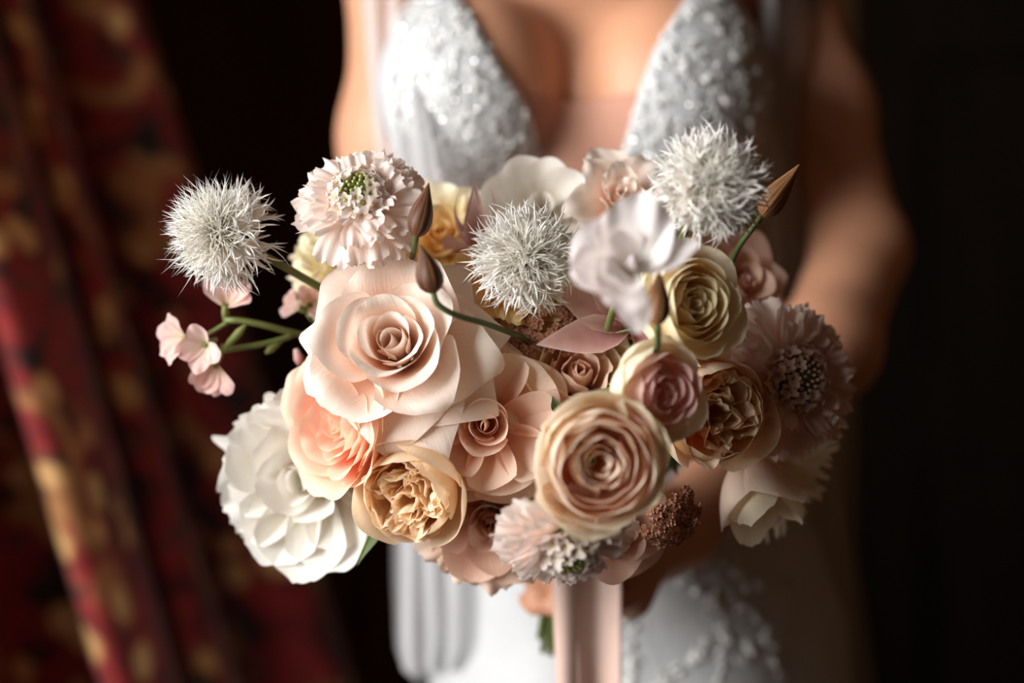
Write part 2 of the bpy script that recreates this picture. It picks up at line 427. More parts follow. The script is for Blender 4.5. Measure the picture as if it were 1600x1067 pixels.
# ------------------------------------------------------------------ curtain
def curtain_mat():
    m, nt, out = new_mat('floral_curtain_cloth')
    L = nt.links.new
    uv = nt.nodes.new('ShaderNodeUVMap'); uv.uv_map = 'UVMap'
    nz = nt.nodes.new('ShaderNodeTexNoise'); nz.inputs['Scale'].default_value = 9; nz.inputs['Detail'].default_value = 3
    L(uv.outputs[0], nz.inputs['Vector'])
    wv = nt.nodes.new('ShaderNodeVectorMath'); wv.operation = 'MULTIPLY_ADD'
    L(nz.outputs['Color'], wv.inputs[0]); wv.inputs[1].default_value = (0.05, 0.05, 0); L(uv.outputs[0], wv.inputs[2])
    def voro(scale, feat='F1'):
        v = nt.nodes.new('ShaderNodeTexVoronoi'); v.inputs['Scale'].default_value = scale; v.feature = feat
        L(wv.outputs[0], v.inputs['Vector']); return v
    n1 = nt.nodes.new('ShaderNodeTexNoise'); n1.inputs['Scale'].default_value = 20; n1.inputs['Detail'].default_value = 4
    L(wv.outputs[0], n1.inputs['Vector'])
    ground = ramp(nt, [(0.36, lin((36, 24, 20))), (0.44, lin((120, 28, 28))), (0.58, lin((168, 42, 42))), (0.67, lin((90, 58, 44)))])
    L(n1.outputs['Fac'], ground.inputs['Fac'])
    v1 = voro(21)
    blob = ramp(nt, [(0.0, lin((240, 200, 140))), (0.30, lin((226, 168, 104))), (0.42, (0, 0, 0, 1))])
    mask = ramp(nt, [(0.26, (1, 1, 1, 1)), (0.42, (0, 0, 0, 1))])
    L(v1.outputs['Distance'], blob.inputs['Fac']); L(v1.outputs['Distance'], mask.inputs['Fac'])
    gate = ramp(nt, [(0.28, (0, 0, 0, 1)), (0.34, (1, 1, 1, 1))]); sx = nt.nodes.new('ShaderNodeSeparateXYZ'); L(v1.outputs['Color'], sx.inputs[0]); L(sx.outputs[0], gate.inputs['Fac'])
    mu = nt.nodes.new('ShaderNodeMath'); mu.operation = 'MULTIPLY'; L(mask.outputs[0], mu.inputs[0]); L(gate.outputs[0], mu.inputs[1])
    m1 = nt.nodes.new('ShaderNodeMix'); m1.data_type = 'RGBA'; L(mu.outputs[0], m1.inputs[0]); L(ground.outputs[0], m1.inputs[6]); L(blob.outputs[0], m1.inputs[7])
    v2 = voro(8)
    ring = ramp(nt, [(0.34, (0, 0, 0, 1)), (0.40, (1, 1, 1, 1)), (0.48, (1, 1, 1, 1)), (0.54, (0, 0, 0, 1))]); L(v2.outputs['Distance'], ring.inputs['Fac'])
    gate2 = ramp(nt, [(0.45, (0, 0, 0, 1)), (0.55, (0.85, 0.85, 0.85, 1))]); n3 = nt.nodes.new('ShaderNodeTexNoise'); n3.inputs['Scale'].default_value = 11; L(wv.outputs[0], n3.inputs['Vector']); L(n3.outputs['Fac'], gate2.inputs['Fac'])
    mu2 = nt.nodes.new('ShaderNodeMath'); mu2.operation = 'MULTIPLY'; L(ring.outputs[0], mu2.inputs[0]); L(gate2.outputs[0], mu2.inputs[1])
    m2 = nt.nodes.new('ShaderNodeMix'); m2.data_type = 'RGBA'; L(mu2.outputs[0], m2.inputs[0]); L(m1.outputs[2], m2.inputs[6]); m2.inputs[7].default_value = lin((196, 140, 84))
    v3 = voro(24)
    g3 = ramp(nt, [(0.2, (0.8, 0.8, 0.8, 1)), (0.34, (0, 0, 0, 1))]); L(v3.outputs['Distance'], g3.inputs['Fac'])
    m3 = nt.nodes.new('ShaderNodeMix'); m3.data_type = 'RGBA'; L(g3.outputs[0], m3.inputs[0]); L(m2.outputs[2], m3.inputs[6]); m3.inputs[7].default_value = lin((44, 46, 34))
    sx3 = nt.nodes.new('ShaderNodeSeparateXYZ'); L(v3.outputs['Color'], sx3.inputs[0]); g4 = ramp(nt, [(0.6, (0, 0, 0, 1)), (0.68, (1, 1, 1, 1))]); L(sx3.outputs[1], g4.inputs['Fac'])
    mu3 = nt.nodes.new('ShaderNodeMath'); mu3.operation = 'MULTIPLY'; L(g3.outputs[0], mu3.inputs[0]); L(g4.outputs[0], mu3.inputs[1]); L(mu3.outputs[0], m3.inputs[0])
    bs = nt.nodes.new('ShaderNodeBsdfPrincipled'); bs.inputs['Roughness'].default_value = 0.8; bs.inputs['Sheen Weight'].default_value = 0.2
    L(m3.outputs[2], bs.inputs['Base Color']); L(bs.outputs[0], out.inputs['Surface'])
    return m


def build_curtain():
    mat = curtain_mat()
    ns, nz = 200, 60
    # plan of the folds (x, y) at eye height, from the wall side to the free edge
    key = [(-0.98, .60), (-.92, .40), (-.84, .48), (-.76, .30), (-.68, .215), (-.635, .25), (-.61, .42), (-.585, .60), (-.53, .64), (-.48, .60), (-.462, .50), (-.438, .44), (-.418, .45), (-.408, .52), (-.425, .61),  # the out-of-view fold is bulged out to shade the panel behind it
           (-.400, .572), (-.382, .60), (-.40, .70), (-.362, .675), (-.32, .672), (-.288, .70), (-.30, .80)]
    P = np.array(key); tk = np.arange(len(P))
    tt = np.linspace(0, len(P) - 1, ns)
    # Catmull-Rom
    out = []
    for t in tt:
        i = min(int(t), len(P) - 2); f = t - i
        p0, p1, p2, p3 = P[max(i - 1, 0)], P[i], P[i + 1], P[min(i + 2, len(P) - 1)]
        out.append(0.5 * ((2 * p1) + (-p0 + p2) * f + (2 * p0 - 5 * p1 + 4 * p2 - p3) * f * f + (-p0 + 3 * p1 - 3 * p2 + p3) * f ** 3))
    out = np.array(out)
    seg = np.r_[0, np.cumsum(np.linalg.norm(np.diff(out, axis=0), axis=1))]
    vs = []; uv = []; fs = []
    for j in range(nz + 1):
        z = 2.42 - 2.405 * j / nz
        dz = 1.05 - z                                   # leans towards the room going down, as it is swept aside
        lean = 0.235 * min(dz, 0.62) - 0.05 * max(0, dz - 0.62)
        k = 1 + 0.10 * dz
        for i in range(ns):
            wob = 0.012 * math.sin(z * 5 + i * 0.11)
            x = -0.98 + (out[i, 0] + 0.98) * k + lean * min(1, (out[i, 0] + 0.98) / 0.3)
            y = 0.62 + (out[i, 1] - 0.62) * (1 + 0.25 * dz) + wob
            vs.append((max(x, -0.985), y, z)); uv.append((seg[i], z))
    for j in range(nz):
        for i in range(ns - 1):
            a = j * ns + i; fs.append((a, a + 1, a + ns + 1, a + ns))
    o = mesh_obj('floral_curtain', vs, fs, mat, None, uv)
    sm = o.modifiers.new('thickness', 'SOLIDIFY'); sm.thickness = 0.003
    tag(o, 'dark red floral curtain hanging in slanting folds beside the window', 'curtain')


build_curtain()

# ------------------------------------------------------------------ the bride
PX = 0.045
HANDLE = at(892, 868, 0.955)                   # where the stems are gripped


def figure():
    root = empty('person', (0.06, 0.36, 0))
    tag(root, 'woman in a beaded white wedding dress holding the bouquet in front of her', 'person')
    bc = (PX, 0.345, 1.21)
    sh_l, el_l = (-0.085, 0.365, 1.375), (-0.108, 0.39, 1.06)
    sh_r, el_r = (0.225, 0.43, 1.385), (0.283, 0.355, 1.125)
    wr_r = tuple(at(1060, 830, 1.01)); wr_l = (0.03, 0.235, 0.93)
    H = HANDLE
    torso = [
        (s_ell(bc, (0.126, 0.084, 0.18)), 0.05),
        (s_cap((-0.075, 0.365, 1.372), (0.185, 0.365, 1.378), 0.052, 0.052), 0.07),
        (s_ell((PX - 0.073, 0.264, 1.236), (0.067, 0.07, 0.074)), 0.028),
        (s_ell((PX + 0.072, 0.264, 1.236), (0.067, 0.07, 0.074)), 0.028),
        (s_ell((PX + 0.005, 0.355, 1.05), (0.108, 0.082, 0.16)), 0.06),
        (s_ell((PX + 0.05, 0.37, 0.88), (0.145, 0.108, 0.15)), 0.08),
        (s_cap((PX + 0.0, 0.38, 0.8), (PX + 0.0, 0.38, 0.5), 0.075, 0.065), 0.05),
        (s_cap((PX + 0.12, 0.38, 0.8), (PX + 0.12, 0.38, 0.5), 0.075, 0.065), 0.05),
    ]
    rest = [
        (s_cap((PX, 0.375, 1.38), (PX, 0.36, 1.52), 0.055, 0.05), 0.05),
        (s_ell((PX, 0.345, 1.63), (0.073, 0.092, 0.11)), 0.03),
        (s_ell((PX, 0.318, 1.585), (0.05, 0.06, 0.055)), 0.03),
        (s_cap((PX, 0.252, 1.635), (PX, 0.243, 1.607), 0.007, 0.011), 0.02),
        (s_ell((PX - 0.075, 0.36, 1.625), (0.01, 0.02, 0.03)), 0.01),
        (s_ell((PX + 0.075, 0.36, 1.625), (0.01, 0.02, 0.03)), 0.01),
        (s_cap(sh_l, (-0.099, 0.375, 1.22), 0.042, 0.039), 0.05),
        (s_cap((-0.099, 0.375, 1.22), el_l, 0.039, 0.034), 0.03),
        (s_cap(el_l, (-0.05, 0.30, 0.985), 0.035, 0.034), 0.02),
        (s_cap((-0.05, 0.30, 0.985), wr_l, 0.034, 0.023), 0.02),
        (s_cap(sh_r, (0.266, 0.42, 1.25), 0.042, 0.038), 0.04),
        (s_cap((0.266, 0.42, 1.25), el_r, 0.038, 0.035), 0.03),
        (s_cap(el_r, (0.236, 0.265, 1.045), 0.037, 0.037), 0.02),
        (s_cap((0.236, 0.265, 1.045), wr_r, 0.037, 0.024), 0.02),
    ]
    # left hand (image right) wrapped around the stems, right hand cupped under it
    Wv = Vector(wr_r)
    palm = H + Vector((0.042, 0.016, -0.004))
    rest.append((s_cap(Wv, palm, 0.024, 0.021), 0.02))
    rest.append((s_cap(palm + Vector((0, 0, 0.026)), palm + Vector((0, 0, -0.028)), 0.017, 0.015), 0.02))
    hand = []
    for k, (dz, ln) in enumerate(((0.030, 1.0), (0.010, 1.08), (-0.010, 1.03), (-0.029, 0.85))):
        r = 0.0085 - 0.0004 * k
        R0 = 0.031
        pts = []
        for a in (-15, -55, -100, -145, -180):
            an = math.radians(a * (0.86 + 0.14 * ln))
            pts.append(H + Vector((R0 * math.cos(an) * (1.25 if a == -15 else 1), R0 * math.sin(an), dz)))
        for p, q in zip(pts[:-1], pts[1:]): hand.append((s_cap(p, q, r, r * 0.95), 0.006))
    th = [palm + Vector((-0.005, 0.0, 0.03)), H + Vector((0.012, 0.036, 0.045)), H + Vector((-0.02, 0.036, 0.05))]
    for p, q in zip(th[:-1], th[1:]): hand.append((s_cap(p, q, 0.011, 0.0095), 0.008))
    Wl = Vector(wr_l); palm2 = H + Vector((-0.015, 0.062, 0.02))
    hand.append((s_cap(Wl, palm2, 0.023, 0.02), 0.02))
    hand.append((s_cap(palm2 + Vector((0, 0, 0.02)), palm2 + Vector((0.02, 0, -0.03)), 0.016, 0.014), 0.02))
    for k in range(4):
        p = palm2 + Vector((0.02, 0.0, 0.028 - 0.018 * k)); q = p + Vector((0.035, -0.004, -0.006)); s = q + Vector((0.03, -0.018, -0.006))
        hand.append((s_cap(p, q, 0.0088, 0.0084), 0.006)); hand.append((s_cap(q, s, 0.0084, 0.0075), 0.006))

    def f_body(x, y, z):
        d = None
        for g, k in torso + rest + hand:
            v = g(x, y, z); d = v if d is None else smin(d, v, k)
        return d
    v, f = surface_nets(f_body, (-0.19, 0.08, 0.52), (0.36, 0.50, 1.76), 0.0048)
    v[:, 0] -= 0.06; v[:, 1] -= 0.36
    mesh_obj('body', v, f, M['skin'], root)
    # ---- bodice: a shell just outside the torso, cut open by the deep V neckline
    zb = 0.965                                            # depth of the V (hidden behind the flowers)
    def vee(x, y, z):                                     # negative inside the cut-out
        zz = [1.08, 1.183, 1.216, 1.254, 1.30, 1.36, 1.5]
        hl = np.interp(z, zz, [0.006, 0.019, 0.030, 0.056, 0.080, 0.094, 0.10]).astype(np.float32)
        hr = np.interp(z, zz, [0.012, 0.035, 0.043, 0.056, 0.084, 0.096, 0.10]).astype(np.float32)
        cx = 0.0425
        d = np.maximum(-(x - cx) - hl, (x - cx) - hr) * 0.85
        d = np.maximum(d, 1.085 - z)
        return np.maximum(d, y - 0.36)
    def f_dress(x, y, z):
        d = None
        for g, k in torso:
            v_ = g(x, y, z); d = v_ if d is None else smin(d, v_, k)
        d = d - 0.0065
        d = np.maximum(d, -vee(x, y, z))
        # straps: the bodice narrows to the shoulder; arm holes
        d = np.maximum(d, z - 1.455)
        arm = np.minimum(s_cap((-0.128, 0.36, 1.30), (-0.128, 0.36, 1.5), 0.055, 0.062)(x, y, z), s_cap((0.222, 0.36, 1.32), (0.222, 0.36, 1.5), 0.055, 0.062)(x, y, z))
        d = np.maximum(d, -arm)
        return np.maximum(d, 0.9 - z)
    v, f = surface_nets(f_dress, (-0.2, 0.12, 0.86), (0.33, 0.52, 1.47), 0.005)
    vw = v.copy()
    v2 = v.copy(); v2[:, 0] -= 0.06; v2[:, 1] -= 0.36
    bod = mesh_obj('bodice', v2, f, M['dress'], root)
    # nude mesh panel low in the neckline
    def f_panel(x, y, z):
        d = None
        for g, k in torso:
            v_ = g(x, y, z); d = v_ if d is None else smin(d, v_, k)
        # bridges the hollow between the breasts
        br = s_cap((PX - 0.03, 0.262, 1.10), (PX - 0.004, 0.262, 1.235), 0.02, 0.02)(x, y, z)
        d = smin(d - 0.003, s_ell((PX, 0.275, 1.12), (0.06, 0.05, 0.115))(x, y, z), 0.02)
        d = np.maximum(d, z - 1.226); d = np.maximum(d, 1.05 - z)
        return np.maximum(d, np.abs(x - PX) - 0.075)
    v, f = surface_nets(f_panel, (-0.06, 0.14, 1.03), (0.15, 0.46, 1.25), 0.005)
    v[:, 0] -= 0.06; v[:, 1] -= 0.36
    mesh_obj('mesh_panel', v, f, M['mesh_panel'], root)
    # ---- skirt
    ns, nz = 160, 60; vs = []; fs = []; skirt_pts = []
    for j in range(nz + 1):
        z = 1.03 - 1.022 * j / nz
        t = (1.03 - z)
        a = np.interp(z, [0, 0.35, 0.62, 0.80, 0.90, 1.03], [0.30, 0.24, 0.19, 0.168, 0.16, 0.120])
        bb = np.interp(z, [0, 0.35, 0.62, 0.80, 0.90, 1.03], [0.28, 0.22, 0.16, 0.135, 0.128, 0.096])
        cx = PX + 0.06 * min(1, t / 0.2)
        for i in range(ns):
            an = 2 * math.pi * i / ns
            w_ = 0.05 * np.clip((0.75 - z) / 0.6, 0, 1) * math.sin(an * 11 + 2 * math.sin(an * 2)) + 0.012 * min(1, t / 0.15) * math.sin(an * 7 + 1 + z * 3)
            vs.append((cx + a * (1 + w_) * math.cos(an) - 0.06, 0.372 + bb * (1 + w_) * math.sin(an) - 0.36, z))
    for j in range(nz):
        for i in range(ns):
            a0 = j * ns + i; a1 = j * ns + (i + 1) % ns
            fs.append((a0, a0 + ns, a1 + ns, a1))
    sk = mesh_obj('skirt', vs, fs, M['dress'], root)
    # ---- beading and lace: sequins and small raised leaves
    me = bod.data; sel = []
    co = np.empty(len(me.vertices) * 3); me.vertices.foreach_get('co', co); co = co.reshape(-1, 3)
    no = np.empty(len(me.vertices) * 3); me.vertices.foreach_get('normal', no); no = no.reshape(-1, 3)
    X = co[:, 0] + 0.06; Z = co[:, 2]
    skin_side = vee(X, co[:, 1] + 0.36, Z)
    ok = (no[:, 1] < 0.1) & (skin_side > 0.003) & (Z > 1.0) & (X > -0.085) & (X < 0.20)
    ids = np.nonzero(ok)[0]
    rr = random.Random(3)
    def scatter(points, normals, n, kind, rmin, rmax, mb):
        for _ in range(n):
            k = rr.randrange(len(points)); p = Vector(points[k]); nn = Vector(normals[k]).normalized()
            p += Vector((rr.uniform(-.0025, .0025), 0, rr.uniform(-.0025, .0025)))
            nn = (nn + Vector((rr.gauss(0, .28), rr.gauss(0, .28), rr.gauss(0, .28)))).normalized()
            a = nn.orthogonal().normalized(); b_ = nn.cross(a); an = rr.uniform(0, 6.28)
            e1 = a * math.cos(an) + b_ * math.sin(an); e2 = nn.cross(e1); r = rr.uniform(rmin, rmax)
            p = p + nn * 0.0012
            if kind == 'disc':
                vv = [p + e1 * r * math.cos(q) + e2 * r * math.sin(q) for q in np.linspace(0, 2 * math.pi, 7)[:-1]]
                vv.append(p + nn * r * 0.25); mb.add(vv, [(i, (i + 1) % 6, 6) for i in range(6)])
            else:
                L_, W_ = r * 2.2, r * 0.75
                vv = [p - e1 * L_ * .5, p - e1 * L_ * .15 + e2 * W_, p + e1 * L_ * .2 + e2 * W_ * .8, p + e1 * L_ * .5, p + e1 * L_ * .2 - e2 * W_ * .8, p - e1 * L_ * .15 - e2 * W_,
                      p + nn * r * .55 - e1 * L_ * .1, p + nn * r * .5 + e1 * L_ * .15]
                mb.add(vv, [(0, 6, 1), (1, 6, 7, 2), (2, 7, 3), (3, 7, 4), (4, 7, 6, 5), (5, 6, 0)])
    mb = MB(); scatter(co[ids], no[ids], 4200, 'leaf', 0.0014, 0.0034, mb); mb.build('lace_leaves', M['lace'], bod, kind='stuff')
    mb = MB(); scatter(co[ids], no[ids], 1500, 'disc', 0.0009, 0.0020, mb); mb.build('sequins', M['sequin'], bod, smooth=False, kind='stuff')
    # sprigs of lace on the skirt front
    me = sk.data
    co = np.empty(len(me.vertices) * 3); me.vertices.foreach_get('co', co); co = co.reshape(-1, 3)
    no = np.empty(len(me.vertices) * 3); me.vertices.foreach_get('normal', no); no = no.reshape(-1, 3)
    if no[np.argmin(co[:, 1]), 1] > 0: no = -no
    mb = MB()
    vines = [[(1000, 868), (1060, 900), (1110, 940), (1140, 1000), (1120, 1090)], [(1060, 900), (1100, 878), (1150, 888), (1190, 930)],
             [(1110, 940), (1170, 958), (1215, 1000), (1228, 1080)], [(1020, 1090), (1080, 1030), (1140, 1000)], [(1190, 930), (1250, 920), (1290, 960)],
             [(985, 900), (975, 960), (990, 1030), (980, 1090)], [(1160, 1040), (1222, 985)]]
    for vn in vines:
        for (p0, p1) in zip(vn[:-1], vn[1:]):
            n_ = int(math.hypot(p1[0] - p0[0], p1[1] - p0[1]) / 5)
            for q in range(n_):
                tgt = at(p0[0] + (p1[0] - p0[0]) * q / n_, p0[1] + (p1[1] - p0[1]) * q / n_, 1.03) + Vector((rr.gauss(0, .0025), 0, rr.gauss(0, .0025)))
                d2 = (co[:, 0] + 0.06 - tgt.x) ** 2 + (co[:, 2] - tgt.z) ** 2 + 10.0 * (no[:, 1] > -0.15)
                k = int(np.argmin(d2)); base = co[k].copy(); base[0] = tgt.x - 0.06; base[2] = tgt.z
                scatter([base], [no[k]], 1, 'leaf', 0.0018, 0.0042, mb)
    mb.build('lace_sprigs', M['lace'], sk, kind='stuff')
    # ---- sheer cape: one drape falls over each shoulder
    def drape(pts, mat, name='sheer_drape', nw=14, fold=0.006, nf=3):
        vs = []; fs = []; uv = []
        for j, (l, r) in enumerate(pts):
            for i in range(nw + 1):
                t = i / nw; p = l.lerp(r, t)
                vs.append((p.x - 0.06, p.y - 0.36 + fold * math.sin(t * nf * 6.28 + j * 0.15), p.z)); uv.append((t, j / len(pts)))
        for j in range(len(pts) - 1):
            for i in range(nw):
                a = j * (nw + 1) + i; fs.append((a, a + 1, a + nw + 2, a + nw + 1))
        return mesh_obj(name, vs, fs, mat, root, uv)
    def path(rows):
        out = []
        for (a, b2) in zip(rows[:-1], rows[1:]):
            for k in range(6):
                t = k / 6
                out.append((a[0].lerp(b2[0], t), a[1].lerp(b2[1], t)))
        out.append(rows[-1]); return out
    rows = [(at(560, -120, 1.13), at(690, -120, 1.10)), (at(566, 0, 1.07), at(668, 0, 1.045)), (at(577, 150, 1.05), at(662, 150, 0.99)), (at(594, 300, 1.05), at(690, 300, 0.98)),
            (at(610, 480, 1.07), at(700, 480, 1.03)), (at(612, 700, 1.10), at(705, 700, 1.06)), (at(614, 900, 1.12), at(716, 900, 1.08)), (at(618, 1010, 1.13), at(726, 1010, 1.09)), (at(632, 1052, 1.13), at(716, 1045, 1.10))]
    drape(path(rows), M['veil'])
    rows = [(at(612, 520, 1.16), at(700, 520, 1.13)), (at(617, 760, 1.16), at(720, 760, 1.14)), (at(620, 1000, 1.16), at(730, 1000, 1.14)), (at(630, 1046, 1.16), at(722, 1050, 1.13)), (at(650, 1062, 1.155), at(706, 1062, 1.14))]
    drape(path(rows), M['veil'], nf=2)
    rows = [(at(1170, -120, 1.14), at(1290, -120, 1.20)), (at(1190, 0, 1.12), at(1290, 0, 1.20)), (at(1195, 250, 1.14), at(1285, 250, 1.22)), (at(1210, 480, 1.18), at(1300, 480, 1.24)),
            (at(1230, 700, 1.18), at(1310, 700, 1.26)), (at(1250, 900, 1.18), at(1340, 900, 1.26)), (at(1260, 1250, 1.18), at(1390, 1250, 1.26))]
    drape(path(rows), M['veil'])
    # hair, above the frame
    v, f = surface_nets(lambda x, y, z: np.maximum(smin(s_ell((PX, 0.362, 1.66), (0.082, 0.095, 0.105))(x, y, z), s_ell((PX, 0.45, 1.60), (0.06, 0.05, 0.06))(x, y, z), 0.03), -s_ell((PX, 0.24, 1.60), (0.066, 0.07, 0.11))(x, y, z)), (-0.1, 0.2, 1.48), (0.2, 0.54, 1.8), 0.008)
    v[:, 0] -= 0.06; v[:, 1] -= 0.36
    mesh_obj('hair', v, f, M['hair'], root)
    return root


figure()

# ------------------------------------------------------------------ petals and flowers
def petal_geo(rng, L, W, th0, th1, phi=0, curl=0, vc=0.7, side=0, s=0.45, p=2.0, r0=0.003, wb=0.3, vw=0.65, we=0.8,
              ruf=0.0, fru=3.0, fr=0.0, ff=9, frill=0.0, cup=1.0, nu=13, nv=11, k=1.0, tip=0.0, z0=0.0, twist=0.0, fold=0.0, maxang=2.4, fin=0, fina=0.0):
    """one petal: claw at the flower's axis, blade following an opening angle th0->th1 (degrees from the axis),
    cupped around the axis, rim curled back (curl), corners rolled back (side), rounded (s, p) or fringed (fr) top edge"""
    u = np.linspace(-1, 1, nu)[None, :]
    vv = np.linspace(0, 1, nv) ** 0.9
    ph = rng.uniform(0, 6.28, 8)
    top = 1 - s * np.abs(u) ** p + tip * np.exp(-(u / 0.3) ** 2)
    if fr > 0:
        top = top + fr * (np.sin(ff * u + ph[0]) * 0.5 + np.sin(ff * 1.9 * u + ph[1]) * 0.35 + np.sin(ff * 3.3 * u + ph[2]) * 0.25)
    if fin:
        cs = np.linspace(-0.9, 0.9, int(fin)) + rng.uniform(-0.12, 0.12, int(fin)); hs = rng.uniform(0.35, 1.0, int(fin)); wd = 0.72 / fin
        top = top - fina * (1 - np.max([h_ * np.exp(-((u - c_) / wd) ** 4) for c_, h_ in zip(cs, hs)], axis=0))
    V = vv[:, None] * top
    # integrate the midline on a fine grid
    g = np.linspace(0, 1.35, 140)
    th = np.radians(th0 + (th1 - th0) * np.clip(g, 0, 1.2) ** k + curl * np.clip((g - vc) / (1 - vc), 0, 1.4) ** 1.6)
    dg = g[1] - g[0]
    R_ = r0 + np.r_[0, np.cumsum(L * np.sin(th[:-1]) * dg)]
    Z_ = z0 + np.r_[0, np.cumsum(L * np.cos(th[:-1]) * dg)]
    r = np.interp(V, g, R_); z = np.interp(V, g, Z_); t = np.interp(V, g, th)
    vcl = np.clip(V, 0, 1)
    shp = np.where(vcl < vw, wb + (1 - wb) * np.sin(np.pi / 2 * vcl / vw), 1 - (1 - we) * ((vcl - vw) / (1 - vw)) ** 2)
    hw = W * shp
    rho = np.maximum(np.abs(r), hw / maxang) / max(cup, 1e-3)
    ang = u * hw / rho
    xt = rho * np.sin(ang); inn = rho * (1 - np.cos(ang))
    nd = inn - side * W * np.abs(u) ** 2.6 * vcl ** 1.5
    nd = nd + ruf * W * vcl ** 1.5 * (np.sin(fru * u + ph[3] + 2 * V) * 0.6 + np.sin(fru * 1.9 * u + ph[4] - 3 * V) * 0.4) * (0.35 + 0.65 * np.abs(u))
    if frill > 0:
        e = np.maximum(vcl / np.maximum(top, 0.3), 0) ** 6
        nd = nd + frill * W * e * (np.sin(13 * u + ph[5]) + 0.6 * np.sin(23 * u + ph[6]))
    if fold:
        nd = nd + fold * W * np.abs(u) * vcl
    xt = xt + twist * W * vcl ** 2
    n_r, n_z = -np.cos(t), np.sin(t)
    rr_ = r + nd * n_r; zz = z + nd * n_z
    a = math.radians(phi)
    x = rr_ * math.cos(a) - xt * math.sin(a); y = rr_ * math.sin(a) + xt * math.cos(a)
    P = np.stack([x, y, zz], -1).reshape(-1, 3)
    uv = np.stack([np.broadcast_to(u * 0.5 + 0.5, V.shape), np.broadcast_to(vv[:, None], V.shape)], -1).reshape(-1, 2)
    F = []
    for j in range(nv - 1):
        for i in range(nu - 1):
            q = j * nu + i; F.append((q, q + 1, q + nu + 1, q + nu))
    return P, F, uv


STEM_N = [0]


def pose(px, py, D, d, roll=0.0, lift=0.0):
    """d = (right, up, towards the camera)"""
    ax = Vector((d[0], -d[2], d[1])).normalized()
    q = ax.to_track_quat('Z', 'Y') @ Quaternion((0, 0, 1), math.radians(roll))
    loc = at(px, py, D) - ax * lift
    return loc, q, ax


def stem_for(root, loc, q, ax, rad=0.0022, mat=None, bend=0.05, leave=0.045, leafy=0):
    """green stem from the back of the head down into the gripped bundle"""
    k = STEM_N[0]; STEM_N[0] += 1
    a = k * 2.39996; rr_ = 0.019 * math.sqrt((k + 0.5) / 46)
    tgt = HANDLE + Vector((rr_ * math.cos(a), rr_ * math.sin(a), 0))
    a0 = Vector(loc) - ax * 0.002
    up = tgt + Vector((0, 0.0, 0.055))
    back = Vector((a0.x, max(a0.y, 0) + 0.02, a0.z))
    lv = (-ax + Vector((0, 1.0, 0))).normalized() if leave != 0.14 else -ax
    pts = bez(a0, a0 + lv * leave, up + (a0 - up) * 0.25 + Vector((0, 0.02, 0)), tgt, 12)
    low = tgt + Vector((0.6 * rr_ * math.cos(a), 0.6 * rr_ * math.sin(a) + 0.008, -0.056 - 0.014 * ((k * 7) % 5) / 5))
    pts.append(low)
    Mi = Matrix.LocRotScale(loc, q, None).inverted()
    b = MB(); b.tube([Mi @ p for p in pts], rad, 7)
    if leafy:  # rose leaves added to fill the hollow back and block light between stems
        rl = np.random.default_rng(900 + k)
        for j in range(leafy):
            c = pts[2 + j % 3]; aa = rl.uniform(0, 6.28)
            dv = Vector((math.cos(aa), rl.uniform(-0.15, 0.5), math.sin(aa))).normalized()
            Lq = rl.uniform(0.034, 0.048)
            P, F, uv = petal_geo(rl, Lq, Lq * 0.30, 10, 30, 90, s=0.8, p=1.25, r0=0.001, wb=0.15, vw=0.45, we=0.25, nu=11, nv=11, cup=0.3, fr=0.02, ff=18, fold=0.3)
            X_ = Mi @ Matrix.LocRotScale(c, dv.to_track_quat('Z', 'Y'), None)
            mesh_obj('leaf', [X_ @ Vector(p_) for p_ in P], F, M['leaf'], root, uv)
    return b.build('stem', mat or M['stem'], root)


def calyx(root, R, rng, n=5, L=None):
    for i in range(n):
        P, F, uv = petal_geo(rng, L or R * 0.5, R * 0.13, 95, 115, 360 / n * i + 20, curl=20, s=0.9, p=1.2, r0=0.001, wb=0.5, vw=0.3, we=0.3, nu=5, nv=7, z0=-0.003)
        mesh_obj('sepal', P, F, M['sepal'], root, uv)


def lerp_spec(val, t):
    return val[0] + (val[1] - val[0]) * t if isinstance(val, (tuple, list)) and not isinstance(val, str) else val


